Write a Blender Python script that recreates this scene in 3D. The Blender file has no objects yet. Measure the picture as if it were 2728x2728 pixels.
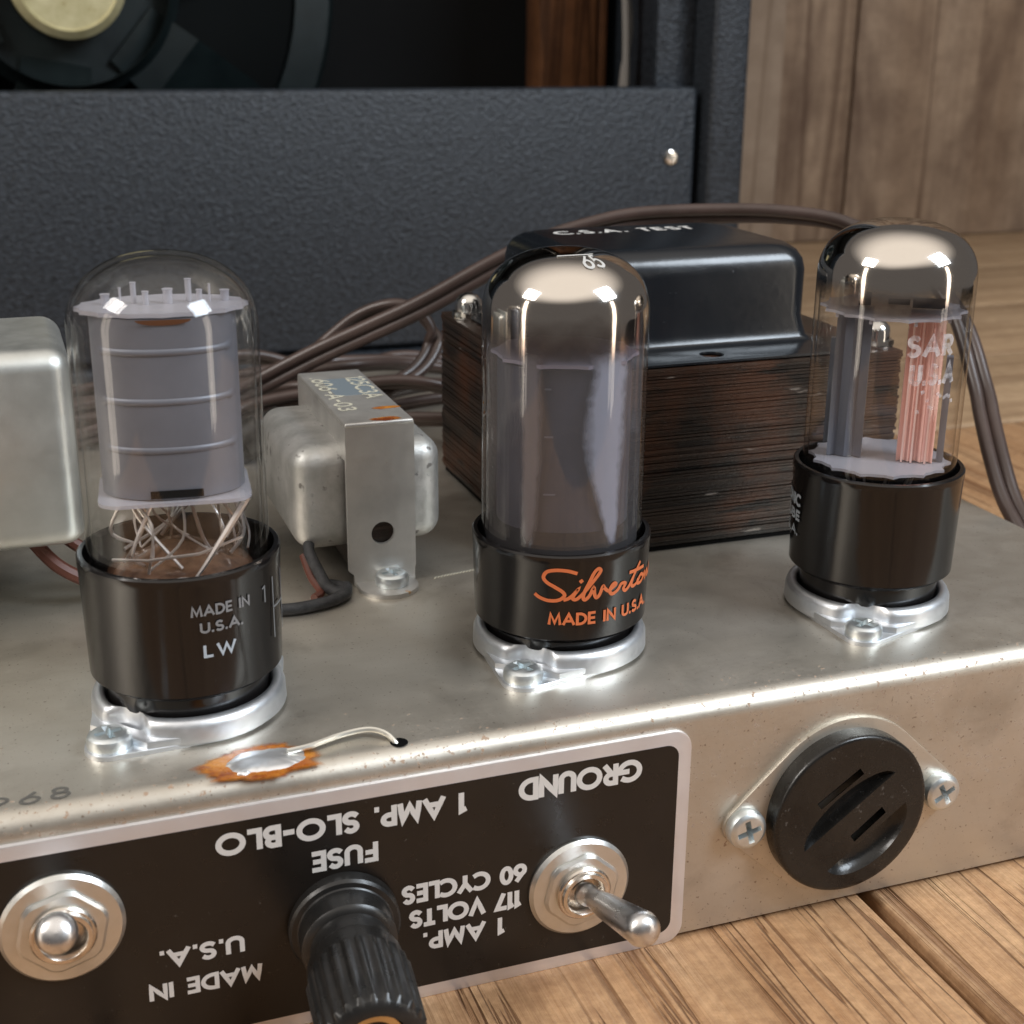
import bpy, bmesh, math, random
from mathutils import Vector, Matrix, noise as mnoise
random.seed(7)
S = 0.01                      # builders work in centimetres, the scene is in metres
pi = math.pi
sc = bpy.context.scene
COL = sc.collection
rad = math.radians

# ------------------------------------------------------------------ camera
CAM = Vector((-10.39555, -26.07115, 11.18971))
yaw, pitch, roll = 0.3529395, 0.3333739, 0.0088567
fwd = Vector((math.sin(yaw)*math.cos(pitch), math.cos(yaw)*math.cos(pitch), -math.sin(pitch)))
rgt = Vector((math.cos(yaw), -math.sin(yaw), 0)); upv = rgt.cross(fwd)
r2 = math.cos(roll)*rgt + math.sin(roll)*upv; u2 = -math.sin(roll)*rgt + math.cos(roll)*upv
cam_d = bpy.data.cameras.new('camera'); cam = bpy.data.objects.new('camera', cam_d); COL.objects.link(cam)
cam.matrix_world = Matrix(((r2.x, u2.x, -fwd.x, CAM.x*S), (r2.y, u2.y, -fwd.y, CAM.y*S), (r2.z, u2.z, -fwd.z, CAM.z*S), (0, 0, 0, 1)))
cam_d.sensor_width = 36; cam_d.lens = 36*3785.045/2728
cam_d.clip_start = 0.01; cam_d.clip_end = 50
cam_d.dof.use_dof = True; cam_d.dof.focus_distance = 0.262; cam_d.dof.aperture_fstop = 36
sc.camera = cam

# ------------------------------------------------------------------ world, lamps, exposure
w = bpy.data.worlds.new('World'); sc.world = w; w.use_nodes = True
wb = w.node_tree.nodes['Background']; wb.inputs[0].default_value = (1.0, 0.91, 0.86, 1); wb.inputs[1].default_value = 0.085
def area(name, loc, target, sx, sy, power, color, soft=False):
    l = bpy.data.lights.new(name, 'AREA'); l.shape = 'ELLIPSE' if sx > 100 else 'RECTANGLE'; l.size = sx*S; l.size_y = sy*S; l.energy = power; l.color = color
    o = bpy.data.objects.new(name, l); COL.objects.link(o); o.location = Vector(loc)*S
    o.rotation_euler = (Vector(target)-Vector(loc)).to_track_quat('-Z', 'Y').to_euler()
    if soft:          # lamp that is bright in the middle and fades towards its rim, like light bounced off a ceiling
        l.use_nodes = True; nt = l.node_tree; em = nt.nodes['Emission']; g = nt.nodes.new('ShaderNodeNewGeometry')
        s1 = nt.nodes.new('ShaderNodeVectorMath'); s1.operation = 'SUBTRACT'; s1.inputs[1].default_value = (0.5, 0.5, 0); nt.links.new(g.outputs['Parametric'], s1.inputs[0])
        s2 = nt.nodes.new('ShaderNodeVectorMath'); s2.operation = 'MULTIPLY'; s2.inputs[1].default_value = (1, 1, 0); nt.links.new(s1.outputs[0], s2.inputs[0])
        s3 = nt.nodes.new('ShaderNodeVectorMath'); s3.operation = 'LENGTH'; nt.links.new(s2.outputs[0], s3.inputs[0])
        mr = nt.nodes.new('ShaderNodeMapRange'); mr.interpolation_type = 'SMOOTHSTEP'; mr.inputs['From Min'].default_value = 0.16; mr.inputs['From Max'].default_value = 0.5
        mr.inputs['To Min'].default_value = 1.0; mr.inputs['To Max'].default_value = 0.05; nt.links.new(s3.outputs['Value'], mr.inputs[0]); nt.links.new(mr.outputs[0], em.inputs[1])
    return o
area('ceiling_light', (-28, -70, 155), (-28, -69.9, 0), 560, 420, 43, (1.0, 0.91, 0.81), True)
area('stand_light', (76, -76, 10), (0, 0, 5), 9, 80, 0.9, (1.0, 0.88, 0.74))  # added strip lamps, here and below, for warm streaks in the mirrored tops
area('stand_light', (-104, -20, 12), (-2, 0, 5), 9, 80, 0.9, (1.0, 0.88, 0.74))
area('softbox_light', (62, -62, 74), (0, 0, 2), 40, 44, 9, (0.80, 0.90, 1.0))
area('softbox_light', (-88, -16, 74), (-2, 0, 2), 34, 34, 5, (1.0, 0.95, 0.9))
sc.view_settings.view_transform = 'Standard'; sc.view_settings.look = 'None'; sc.view_settings.gamma = 1
sc.view_settings.use_curve_mapping = False; sc.view_settings.exposure = 0.36
sc.render.engine = 'CYCLES'
sc.cycles.use_denoising = True
sc.cycles.max_bounces = 14; sc.cycles.transparent_max_bounces = 24; sc.cycles.sample_clamp_indirect = 6
sc.cycles.blur_glossy = 0.3

# ------------------------------------------------------------------ material helpers
def newmat(name):
    m = bpy.data.materials.new(name); m.use_nodes = True
    return m, m.node_tree, m.node_tree.nodes['Principled BSDF']
def setp(b, **k):
    for a, v in k.items():
        i = b.inputs[a.replace('_', ' ')]
        i.default_value = (*v, 1) if isinstance(v, tuple) and len(v) == 3 and i.type == 'RGBA' else v
def simple(name, col, rough, metal=0.0, **k):
    m, nt, b = newmat(name); setp(b, Base_Color=col, Roughness=rough, Metallic=metal, **k); return m
def nd(nt, t, **k):
    n = nt.nodes.new(t)
    for a, v in k.items():
        if a.startswith('i_'):
            key = a[2:]; n.inputs[int(key) if key.isdigit() else key.replace('_', ' ')].default_value = v
        else: setattr(n, a, v)
    return n
def coords(nt, scale=(1, 1, 1), rot=(0, 0, 0)):
    tc = nd(nt, 'ShaderNodeTexCoord'); mp = nd(nt, 'ShaderNodeMapping'); mp.inputs['Scale'].default_value = scale; mp.inputs['Rotation'].default_value = rot
    nt.links.new(tc.outputs['Object'], mp.inputs[0]); return mp.outputs[0]
def noise(nt, vec, scale, detail=4, rough=0.55, dist=0.0):
    n = nd(nt, 'ShaderNodeTexNoise', i_Scale=scale, i_Detail=detail, i_Roughness=rough, i_Distortion=dist)
    nt.links.new(vec, n.inputs['Vector']); return n.outputs['Fac']
def ramp(nt, fac, stops):
    r = nd(nt, 'ShaderNodeValToRGB'); e = r.color_ramp.elements
    while len(e) < len(stops): e.new(0.5)
    for i, (p, c) in enumerate(stops):
        e[i].position = p; e[i].color = (c, c, c, 1) if not isinstance(c, tuple) else (*c, 1)
    nt.links.new(fac, r.inputs[0]); return r.outputs[0]
def mixc(nt, fac, a, b):
    n = nd(nt, 'ShaderNodeMix', data_type='RGBA')
    for s, v in ((0, fac), (6, a), (7, b)):
        if isinstance(v, tuple): n.inputs[s].default_value = (*v, 1)
        elif isinstance(v, (int, float)): n.inputs[s].default_value = v
        else: nt.links.new(v, n.inputs[s])
    return n.outputs[2]
def math_(nt, op, a, b=0.0, clamp=False):
    n = nd(nt, 'ShaderNodeMath', operation=op, use_clamp=clamp)
    for s, v in ((0, a), (1, b)):
        if isinstance(v, (int, float)): n.inputs[s].default_value = v
        else: nt.links.new(v, n.inputs[s])
    return n.outputs[0]
def bump(nt, b, h, strength=0.3, dist=0.0003):
    n = nd(nt, 'ShaderNodeBump', i_Strength=strength, i_Distance=dist)
    nt.links.new(h, n.inputs['Height']); nt.links.new(n.outputs[0], b.inputs['Normal'])
def link(nt, o, b, name): nt.links.new(o, b.inputs[name])

def metal_worn(name, c1, c2, rough, metal=1.0, scale=120, spots=None, spot_scale=900, spot_lo=0.70, spot_hi=0.78, bumpv=0.05, streak=(1, 1, 1)):
    m, nt, b = newmat(name); v = coords(nt); vs = coords(nt, streak)
    n1 = noise(nt, vs, scale, 5, 0.6); c = mixc(nt, ramp(nt, n1, [(0.35, 0.0), (0.65, 1.0)]), c1, c2)
    setp(b, Metallic=metal, Roughness=rough)
    n2 = noise(nt, v, scale*3.1, 4, 0.6)
    r = math_(nt, 'MULTIPLY_ADD', n2, 0.22); r.node.inputs[2].default_value = rough-0.11
    link(nt, r, b, 'Roughness')
    if spots:
        ns = noise(nt, v, spot_scale, 3, 0.5); big = noise(nt, v, spot_scale*0.12, 2, 0.5)
        f = ramp(nt, math_(nt, 'MULTIPLY_ADD', big, 0.35) if False else math_(nt, 'ADD', ns, math_(nt, 'MULTIPLY', math_(nt, 'SUBTRACT', big, 0.5), 0.35)), [(spot_lo, 0.0), (spot_hi, 1.0)])
        c = mixc(nt, f, c, spots)
        link(nt, math_(nt, 'MULTIPLY', math_(nt, 'SUBTRACT', 1.0, f), metal), b, 'Metallic')
    link(nt, c, b, 'Base Color')
    bump(nt, b, noise(nt, v, scale*6, 4), bumpv, 0.0004)
    return m

# chassis steel: brushed grey-beige with rust freckles gathered along the folded edge
def mat_chassis():
    m, nt, b = newmat('chassis_steel'); v = coords(nt); vs = coords(nt, (0.25, 1.0, 1.0))
    n1 = noise(nt, vs, 60, 6, 0.6)
    c = mixc(nt, ramp(nt, n1, [(0.3, 0.0), (0.7, 1.0)]), (0.54, 0.50, 0.43), (0.64, 0.60, 0.53))
    st = noise(nt, v, 38, 5, 0.65, 0.6)
    c = mixc(nt, ramp(nt, st, [(0.54, 0.0), (0.74, 0.5)]), c, (0.31, 0.265, 0.21))
    sx = nd(nt, 'ShaderNodeSeparateXYZ'); nt.links.new(v, sx.inputs[0])
    edge = math_(nt, 'SUBTRACT', 1.0, math_(nt, 'MULTIPLY', math_(nt, 'ABSOLUTE', math_(nt, 'ADD', sx.outputs[1], 0.0625)), 90.0), True)
    edge = math_(nt, 'MULTIPLY', edge, math_(nt, 'GREATER_THAN', sx.outputs[2], -0.03))
    sp = noise(nt, v, 900, 3, 0.6)
    f = ramp(nt, math_(nt, 'ADD', sp, math_(nt, 'MULTIPLY', edge, 0.085)), [(0.69, 0.0), (0.75, 1.0)])
    fine = ramp(nt, noise(nt, v, 1500, 2, 0.5), [(0.66, 0.0), (0.73, 0.6)])
    c = mixc(nt, fine, c, (0.16, 0.10, 0.06)); c = mixc(nt, math_(nt, 'MULTIPLY', f, 0.7), c, (0.26, 0.13, 0.055))
    link(nt, c, b, 'Base Color')
    link(nt, math_(nt, 'MULTIPLY', math_(nt, 'SUBTRACT', 1.0, f), 0.86), b, 'Metallic')
    r = math_(nt, 'MULTIPLY_ADD', noise(nt, v, 150, 5, 0.6), 0.22); r.node.inputs[2].default_value = 0.31
    link(nt, r, b, 'Roughness')
    scr = noise(nt, coords(nt, (0.04, 1.0, 1.0)), 1300, 2, 0.5)
    bump(nt, b, math_(nt, 'ADD', noise(nt, v, 900, 3), math_(nt, 'MULTIPLY', scr, 0.9)), 0.07, 0.0003)
    return m

def mat_bakelite():
    m, nt, b = newmat('black_bakelite'); v = coords(nt)
    setp(b, Base_Color=(0.008, 0.007, 0.007), Specular_IOR_Level=0.45)
    dust = ramp(nt, noise(nt, v, 1800, 2), [(0.72, 0.0), (0.78, 1.0)])
    link(nt, mixc(nt, math_(nt, 'MULTIPLY', dust, 0.35), (0.008, 0.007, 0.007), (0.08, 0.08, 0.08)), b, 'Base Color')
    r = math_(nt, 'MULTIPLY_ADD', noise(nt, v, 160, 4), 0.12); r.node.inputs[2].default_value = 0.09
    link(nt, r, b, 'Roughness'); bump(nt, b, noise(nt, v, 240, 3), 0.05, 0.0004)
    return m

def mat_glass(name, tint, edge_tint, haze=0.0):
    m, nt, b = newmat(name); nt.nodes.remove(b); out = nt.nodes['Material Output']
    tr = nd(nt, 'ShaderNodeBsdfTransparent'); gl = nd(nt, 'ShaderNodeBsdfGlossy', i_Roughness=0.035)
    lw = nd(nt, 'ShaderNodeLayerWeight', i_Blend=0.5)
    fr = nd(nt, 'ShaderNodeMath', operation='MULTIPLY_ADD'); fr.inputs[1].default_value = 0.9; fr.inputs[2].default_value = 0.045    # Schlick, the same from both sides of the wall
    nt.links.new(math_(nt, 'POWER', lw.outputs['Facing'], 5.0), fr.inputs[0])
    edge = ramp(nt, lw.outputs['Facing'], [(0.80, 0.0), (1.0, 1.0)])
    nt.links.new(mixc(nt, edge, tint, edge_tint), tr.inputs[0])
    mx = nd(nt, 'ShaderNodeMixShader')
    nt.links.new(fr.outputs[0], mx.inputs[0]); nt.links.new(tr.outputs[0], mx.inputs[1]); nt.links.new(gl.outputs[0], mx.inputs[2])
    o = mx.outputs[0]
    if haze:
        df = nd(nt, 'ShaderNodeBsdfDiffuse'); df.inputs[0].default_value = (0.55, 0.53, 0.55, 1); m2 = nd(nt, 'ShaderNodeMixShader')
        v = coords(nt); n = ramp(nt, noise(nt, v, 40, 3, 0.5), [(0.2, haze*0.7), (0.8, haze)])
        nt.links.new(n, m2.inputs[0]); nt.links.new(o, m2.inputs[1]); nt.links.new(df.outputs[0], m2.inputs[2]); o = m2.outputs[0]
    nt.links.new(o, out.inputs[0]); return m

def mat_getter(name, zlo, zhi, brown):
    m, nt, b = newmat(name); v = coords(nt); sx = nd(nt, 'ShaderNodeSeparateXYZ'); nt.links.new(v, sx.inputs[0])
    z = math_(nt, 'ADD', sx.outputs[2], math_(nt, 'MULTIPLY', math_(nt, 'SUBTRACT', noise(nt, v, 130, 5, 0.6), 0.5), 0.008))
    mr = nd(nt, 'ShaderNodeMapRange'); mr.inputs['From Min'].default_value = zlo*S; mr.inputs['From Max'].default_value = zhi*S
    nt.links.new(z, mr.inputs[0]); fac = mr.outputs[0]
    link(nt, mixc(nt, ramp(nt, fac, [(0.0, 0.0), (1.0, 1.0)]), brown, (0.80, 0.75, 0.69)), b, 'Base Color')
    bump(nt, b, noise(nt, v, 110, 2, 0.4), 0.10, 0.0008); setp(b, Metallic=1.0, Roughness=0.085); link(nt, ramp(nt, fac, [(0.0, 0.0), (0.55, 0.75), (1.0, 1.0)]), b, 'Alpha')
    return m

def mat_tolex():
    m, nt, b = newmat('black_tolex'); v = coords(nt, (1.0, 1.0, 1.35))
    n = noise(nt, v, 400, 4, 0.6, 0.4); vo = nd(nt, 'ShaderNodeTexVoronoi', i_Scale=520.0); nt.links.new(v, vo.inputs['Vector'])
    h = math_(nt, 'ADD', math_(nt, 'MULTIPLY', n, 0.8), math_(nt, 'MULTIPLY', vo.outputs['Distance'], 0.6))
    link(nt, mixc(nt, ramp(nt, n, [(0.35, 0.0), (0.7, 1.0)]), (0.009, 0.012, 0.016), (0.036, 0.044, 0.056)), b, 'Base Color')
    setp(b, Roughness=0.5, Specular_IOR_Level=0.45); bump(nt, b, h, 0.6, 0.0009); return m

def mat_wood(name, dark, mid, light, gs, crack, rough=0.6, axis='Y', bumpv=0.6, detail_scale=1.0, stain=None):
    m, nt, b = newmat(name)
    oi = nd(nt, 'ShaderNodeObjectInfo')
    tc = nd(nt, 'ShaderNodeTexCoord'); ad = nd(nt, 'ShaderNodeVectorMath', operation='ADD'); sc_ = nd(nt, 'ShaderNodeVectorMath', operation='SCALE')
    cb = nd(nt, 'ShaderNodeCombineXYZ')
    for i in range(3): nt.links.new(oi.outputs['Random'], cb.inputs[i])
    nt.links.new(cb.outputs[0], sc_.inputs[0]); sc_.inputs['Scale'].default_value = 3.7
    nt.links.new(tc.outputs['Object'], ad.inputs[0]); nt.links.new(sc_.outputs[0], ad.inputs[1])
    def mp(s):
        q = nd(nt, 'ShaderNodeMapping'); q.inputs['Scale'].default_value = s; nt.links.new(ad.outputs[0], q.inputs[0]); return q.outputs[0]
    k = {'Y': (1, 0.035, 1), 'X': (0.035, 1, 1), 'Z': (1, 1, 0.05)}[axis]; k2 = {'Y': (1, 0.016, 1), 'X': (0.016, 1, 1), 'Z': (1, 1, 0.03)}[axis]
    v1 = mp(k); v2 = mp(k2); v3 = mp((1, 1, 1))
    grain = noise(nt, v1, gs, 6, 0.62, 0.3); fine = noise(nt, v2, gs*7, 4, 0.6); blot = noise(nt, v3, gs*0.35, 5, 0.6)
    c = mixc(nt, ramp(nt, grain, [(0.32, 0.0), (0.68, 1.0)]), mid, light)
    c = mixc(nt, ramp(nt, fine, [(0.45, 0.0), (0.8, 0.35)]), c, dark)
    ck = ramp(nt, noise(nt, v2, crack*2.2, 4, 0.55, 0.15), [(0.30, 1.0), (0.41, 0.0)]) 
    ck2 = ramp(nt, noise(nt, v1, crack*0.85, 4, 0.6, 0.3), [(0.474, 0.0), (0.495, 1.0), (0.504, 0.0)])
    c = mixc(nt, math_(nt, 'MULTIPLY', ck, 0.65), c, dark); c = mixc(nt, math_(nt, 'MULTIPLY', ck2, 0.75), c, dark)
    c = mixc(nt, ramp(nt, blot, [(0.5, 0.0), (0.72, 0.7 if stain else 0.45)]), c, stain or dark)
    mot = noise(nt, v3, gs*3.2, 5, 0.7); c = mixc(nt, ramp(nt, mot, [(0.40, 0.30), (0.62, 0.0)]), c, dark)
    if stain:
        sv = mp((1, 1, 0.22)); c = mixc(nt, ramp(nt, noise(nt, sv, gs*0.9, 4, 0.6, 0.5), [(0.50, 0.0), (0.64, 0.8)]), c, stain)
    link(nt, c, b, 'Base Color'); setp(b, Roughness=rough, Specular_IOR_Level=0.35)
    h = math_(nt, 'SUBTRACT', math_(nt, 'ADD', grain, math_(nt, 'MULTIPLY', fine, 0.5)), math_(nt, 'ADD', math_(nt, 'MULTIPLY', ck, 0.9), math_(nt, 'MULTIPLY', ck2, 0.9)))
    bump(nt, b, h, bumpv, 0.0011); return m

def mat_lamination():
    m, nt, b = newmat('varnished_lamination'); v = coords(nt); vl = coords(nt, (0.02, 0.02, 1.0)); vc = coords(nt, (0.22, 0.22, 1.0))
    lines = noise(nt, vl, 700, 2, 0.5); blot = noise(nt, v, 42, 4, 0.6); chip = noise(nt, vc, 190, 5, 0.65, 0.4); grit = noise(nt, v, 1400, 3)
    c = mixc(nt, ramp(nt, lines, [(0.35, 0.0), (0.65, 1.0)]), (0.012, 0.0095, 0.008), (0.040, 0.027, 0.020))
    c = mixc(nt, ramp(nt, blot, [(0.47, 0.0), (0.62, 0.8)]), c, (0.070, 0.026, 0.012))
    c = mixc(nt, ramp(nt, chip, [(0.575, 0.0), (0.635, 0.95)]), c, (0.008, 0.006, 0.005))
    c = mixc(nt, ramp(nt, noise(nt, vc, 330, 4, 0.6), [(0.685, 0.0), (0.74, 0.8)]), c, (0.30, 0.26, 0.23))
    link(nt, c, b, 'Base Color'); setp(b, Roughness=0.36, Metallic=0.3, Specular_IOR_Level=0.5)
    bump(nt, b, math_(nt, 'ADD', math_(nt, 'MULTIPLY', lines, 0.8), math_(nt, 'SUBTRACT', math_(nt, 'MULTIPLY', grit, 0.4), math_(nt, 'MULTIPLY', chip, 0.6))), 0.55, 0.0005); return m

def mat_black_paint():
    m, nt, b = newmat('black_enamel'); v = coords(nt)
    sp = ramp(nt, noise(nt, v, 1100, 2), [(0.73, 0.0), (0.79, 0.8)]); du = ramp(nt, noise(nt, v, 70, 5, 0.65), [(0.4, 0.0), (0.8, 0.35)])
    c = mixc(nt, sp, mixc(nt, du, (0.006, 0.008, 0.011), (0.018, 0.021, 0.025)), (0.16, 0.17, 0.18))
    link(nt, c, b, 'Base Color'); r = math_(nt, 'MULTIPLY_ADD', noise(nt, v, 200, 4), 0.14); r.node.inputs[2].default_value = 0.17
    link(nt, r, b, 'Roughness'); bump(nt, b, noise(nt, v, 500, 3), 0.08, 0.0003); return m

MAT = {}
MAT['chassis'] = mat_chassis()
MAT['zinc'] = metal_worn('zinc_screw', (0.62, 0.67, 0.68), (0.78, 0.82, 0.83), 0.36, 0.9, 300)
MAT['alu'] = metal_worn('bright_socket_metal', (0.66, 0.69, 0.72), (0.76, 0.78, 0.81), 0.40, 0.88, 200)
MAT['bake'] = mat_bakelite()
MAT['clear'] = mat_glass('clear_glass', (0.985, 0.985, 0.985), (0.60, 0.60, 0.57))
MAT['smoke'] = mat_glass('smoked_glass', (0.70, 0.70, 0.75), (0.46, 0.46, 0.52), 0.10)
MAT['getA'] = mat_getter('mirror_getter_brown', 5.75, 6.5, (0.30, 0.17, 0.11))
MAT['getB'] = mat_getter('mirror_getter_silver', 6.25, 6.7, (0.30, 0.2, 0.14))
MAT['plate'] = metal_worn('grey_anode', (0.155, 0.16, 0.185), (0.195, 0.20, 0.23), 0.42, 0.22, 60, bumpv=0.03)
MAT['darkplate'] = metal_worn('carbon_anode', (0.05, 0.05, 0.062), (0.075, 0.075, 0.092), 0.5, 0.1, 60)
def soften(m, lo, hi):      # edge of a painted light strip or a stain: alpha from the 'soft' attribute, broken up by noise
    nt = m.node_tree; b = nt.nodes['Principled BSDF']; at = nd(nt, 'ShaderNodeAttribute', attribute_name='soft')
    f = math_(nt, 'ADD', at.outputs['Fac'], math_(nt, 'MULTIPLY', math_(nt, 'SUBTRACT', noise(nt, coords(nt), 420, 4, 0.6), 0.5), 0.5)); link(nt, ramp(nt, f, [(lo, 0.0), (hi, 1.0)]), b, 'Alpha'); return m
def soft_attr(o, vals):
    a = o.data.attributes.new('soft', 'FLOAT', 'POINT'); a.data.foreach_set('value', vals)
MAT['palefin'] = soften(metal_worn('pale_coated_fin', (0.46, 0.49, 0.54), (0.54, 0.57, 0.62), 0.5, 0.0, 30), 0.02, 0.5)  # bluish lit patch of the middle tube, put into the colour
MAT['warmfin'] = soften(metal_worn('warm_grey_fin', (0.20, 0.185, 0.185), (0.25, 0.235, 0.235), 0.5, 0.1, 30), 0.02, 0.6)  # beige reflection on the middle tube, put into the colour
MAT['copper'] = metal_worn('copper_anode', (0.84, 0.51, 0.45), (0.93, 0.68, 0.62), 0.38, 0.2, 80, streak=(4, 4, 0.3))  # grey plate with a pink reflection put into its colour
MAT['plateblue'] = metal_worn('blue_grey_anode', (0.15, 0.16, 0.19), (0.19, 0.20, 0.235), 0.38, 0.4, 60, streak=(4, 4, 0.3))
MAT['mica'] = simple('mica', (0.50, 0.49, 0.54), 0.25, 0.0, Alpha=0.62)
MAT['micadim'] = simple('mica_dim', (0.42, 0.39, 0.44), 0.4)
MAT['wire'] = simple('nickel_wire', (0.72, 0.68, 0.66), 0.3, 0.9)
MAT['stem'] = metal_worn('amber_stem', (0.055, 0.028, 0.018), (0.17, 0.095, 0.06), 0.16, 0.0, 260)
MAT['copperdark'] = simple('copper_seal', (0.30, 0.13, 0.06), 0.35, 0.8)
MAT['nickel'] = metal_worn('switch_nickel', (0.70, 0.64, 0.57), (0.80, 0.75, 0.69), 0.24, 1.0, 160)
MAT['washer'] = metal_worn('washer_zinc', (0.66, 0.66, 0.63), (0.76, 0.76, 0.74), 0.34, 0.95, 150)
MAT['lever'] = metal_worn('lever_satin', (0.70, 0.70, 0.70), (0.80, 0.79, 0.79), 0.30, 1.0, 200)
MAT['dark'] = simple('recess_black', (0.004, 0.004, 0.004), 0.8, 0.0, Specular_IOR_Level=0.05)
MAT['screwslot'] = simple('screw_recess', (0.10, 0.115, 0.12), 0.45, 0.7)
MAT['label'] = metal_worn('label_black', (0.009, 0.0072, 0.006), (0.012, 0.0095, 0.008), 0.30, 0.0, 90, spots=(0.06, 0.055, 0.05), spot_scale=1300, spot_lo=0.735, spot_hi=0.79, bumpv=0.03)
MAT['border'] = metal_worn('label_silver', (0.74, 0.72, 0.74), (0.82, 0.80, 0.81), 0.42, 0.75, 60, bumpv=0.02)
MAT['ink'] = simple('silver_lettering', (0.72, 0.71, 0.69), 0.5, 0.2)
MAT['orange'] = simple('orange_ink', (0.62, 0.155, 0.05), 0.55)
MAT['greyink'] = simple('worn_grey_ink', (0.22, 0.22, 0.225), 0.6)
MAT['palegrey'] = simple('pale_ink', (0.42, 0.47, 0.52), 0.6)
MAT['dimink'] = simple('faded_ink', (0.16, 0.165, 0.17), 0.6)
MAT['etch'], _nt, _b = newmat('etched_letters'); setp(_b, Base_Color=(0.70, 0.68, 0.70), Roughness=0.6); link(_nt, ramp(_nt, noise(_nt, coords(_nt), 420, 3), [(0.35, 0.08), (0.62, 0.62)]), _b, 'Alpha')
MAT['stampink'] = simple('faded_stamp_ink', (0.10, 0.095, 0.085), 0.7, 0.0, Alpha=0.8)
MAT['emboss'] = simple('embossed_metal', (0.60, 0.58, 0.47), 0.5, 0.3)
MAT['patch'] = simple('blue_grey_paint', (0.20, 0.24, 0.27), 0.45, 0.3)
MAT['zincbox'] = metal_worn('galvanised_sheet', (0.55, 0.56, 0.53), (0.66, 0.67, 0.64), 0.40, 0.85, 70, spots=(0.20, 0.19, 0.17), spot_scale=520, spot_lo=0.76, spot_hi=0.82)
MAT['bell'] = metal_worn('worn_tin', (0.42, 0.42, 0.40), (0.60, 0.59, 0.57), 0.50, 0.8, 130, spots=(0.13, 0.12, 0.11), spot_scale=430, spot_lo=0.63, spot_hi=0.70, bumpv=0.25)
MAT['bracket'] = metal_worn('tin_bracket', (0.46, 0.45, 0.43), (0.58, 0.565, 0.535), 0.46, 0.8, 80, spots=(0.40, 0.24, 0.10), spot_scale=330, spot_lo=0.73, spot_hi=0.80)
MAT['lam'] = mat_lamination()
MAT['enamel'] = mat_black_paint()
MAT['acorn'] = simple('chrome_nut', (0.78, 0.77, 0.74), 0.14, 1.0)
MAT['tolex'] = mat_tolex()
MAT['cord'] = metal_worn('brown_cord', (0.048, 0.032, 0.027), (0.070, 0.046, 0.039), 0.33, 0.0, 60, bumpv=0.05)
MAT['blackcloth'] = metal_worn('black_cloth_wire', (0.012, 0.012, 0.013), (0.04, 0.04, 0.042), 0.55, 0.0, 700, bumpv=0.5)
MAT['redwire'] = simple('red_brown_wire', (0.11, 0.035, 0.022), 0.5)
MAT['greywire'] = simple('grey_wire', (0.30, 0.28, 0.26), 0.5)
MAT['pine'] = mat_wood('pine_plank', (0.12, 0.045, 0.017), (0.40, 0.215, 0.10), (0.54, 0.335, 0.18), 130, 120, 0.6, 'Y', 0.8)
MAT['pinefar'] = mat_wood('pine_plank_crosswise', (0.20, 0.12, 0.065), (0.36, 0.24, 0.14), (0.46, 0.32, 0.195), 45, 30, 0.5, 'X', 0.4)
MAT['barn'] = mat_wood('weathered_board', (0.085, 0.045, 0.026), (0.275, 0.182, 0.115), (0.40, 0.29, 0.20), 16, 9, 0.75, 'Z', 0.5, stain=(0.09, 0.05, 0.032))
MAT['barnside'] = MAT['barn']
MAT['barnpale'] = mat_wood('pale_board', (0.17, 0.115, 0.075), (0.29, 0.215, 0.155), (0.35, 0.265, 0.195), 18, 9, 0.75, 'Z', 0.4)
MAT['brownwood'] = mat_wood('brown_cleat', (0.03, 0.012, 0.006), (0.10, 0.042, 0.02), (0.20, 0.085, 0.035), 30, 20, 0.5, 'Z', 0.3)
MAT['basket'] = metal_worn('green_black_paint', (0.006, 0.011, 0.012), (0.011, 0.019, 0.020), 0.45, 0.2, 40)
MAT['cone'] = simple('black_paper', (0.004, 0.005, 0.005), 0.85, 0.0, Specular_IOR_Level=0.2)
MAT['yellowzinc'] = metal_worn('yellow_zinc', (0.42, 0.37, 0.20), (0.55, 0.50, 0.30), 0.45, 0.3, 110, spots=(0.30, 0.24, 0.10), spot_scale=180, spot_lo=0.62, spot_hi=0.72, bumpv=0.3)
MAT['baffle'] = simple('baffle_black', (0.006, 0.006, 0.006), 0.85, 0.0, Specular_IOR_Level=0.2)
MAT['brass'] = simple('brass', (0.75, 0.55, 0.30), 0.3, 1.0)
MAT['knob'] = metal_worn('black_fuse_plastic', (0.010, 0.010, 0.010), (0.018, 0.017, 0.016), 0.3, 0.0, 200)
MAT['solder'] = simple('solder', (0.84, 0.85, 0.86), 0.34, 0.85)
MAT['flux'] = metal_worn('burnt_flux', (0.32, 0.085, 0.012), (0.50, 0.21, 0.03), 0.28, 0.0, 170, spots=(0.20, 0.045, 0.012), spot_scale=240, spot_lo=0.52, spot_hi=0.64, bumpv=0.2)
soften(MAT['flux'], 0.15, 0.55)
MAT['tinwire'] = simple('tinned_wire', (0.80, 0.78, 0.70), 0.3, 0.8)
MAT['outlet'] = metal_worn('outlet_bakelite', (0.007, 0.0065, 0.006), (0.012, 0.011, 0.010), 0.27, 0.0, 110, spots=(0.07, 0.065, 0.06), spot_scale=1200, spot_lo=0.69, spot_hi=0.76, bumpv=0.15)

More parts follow.
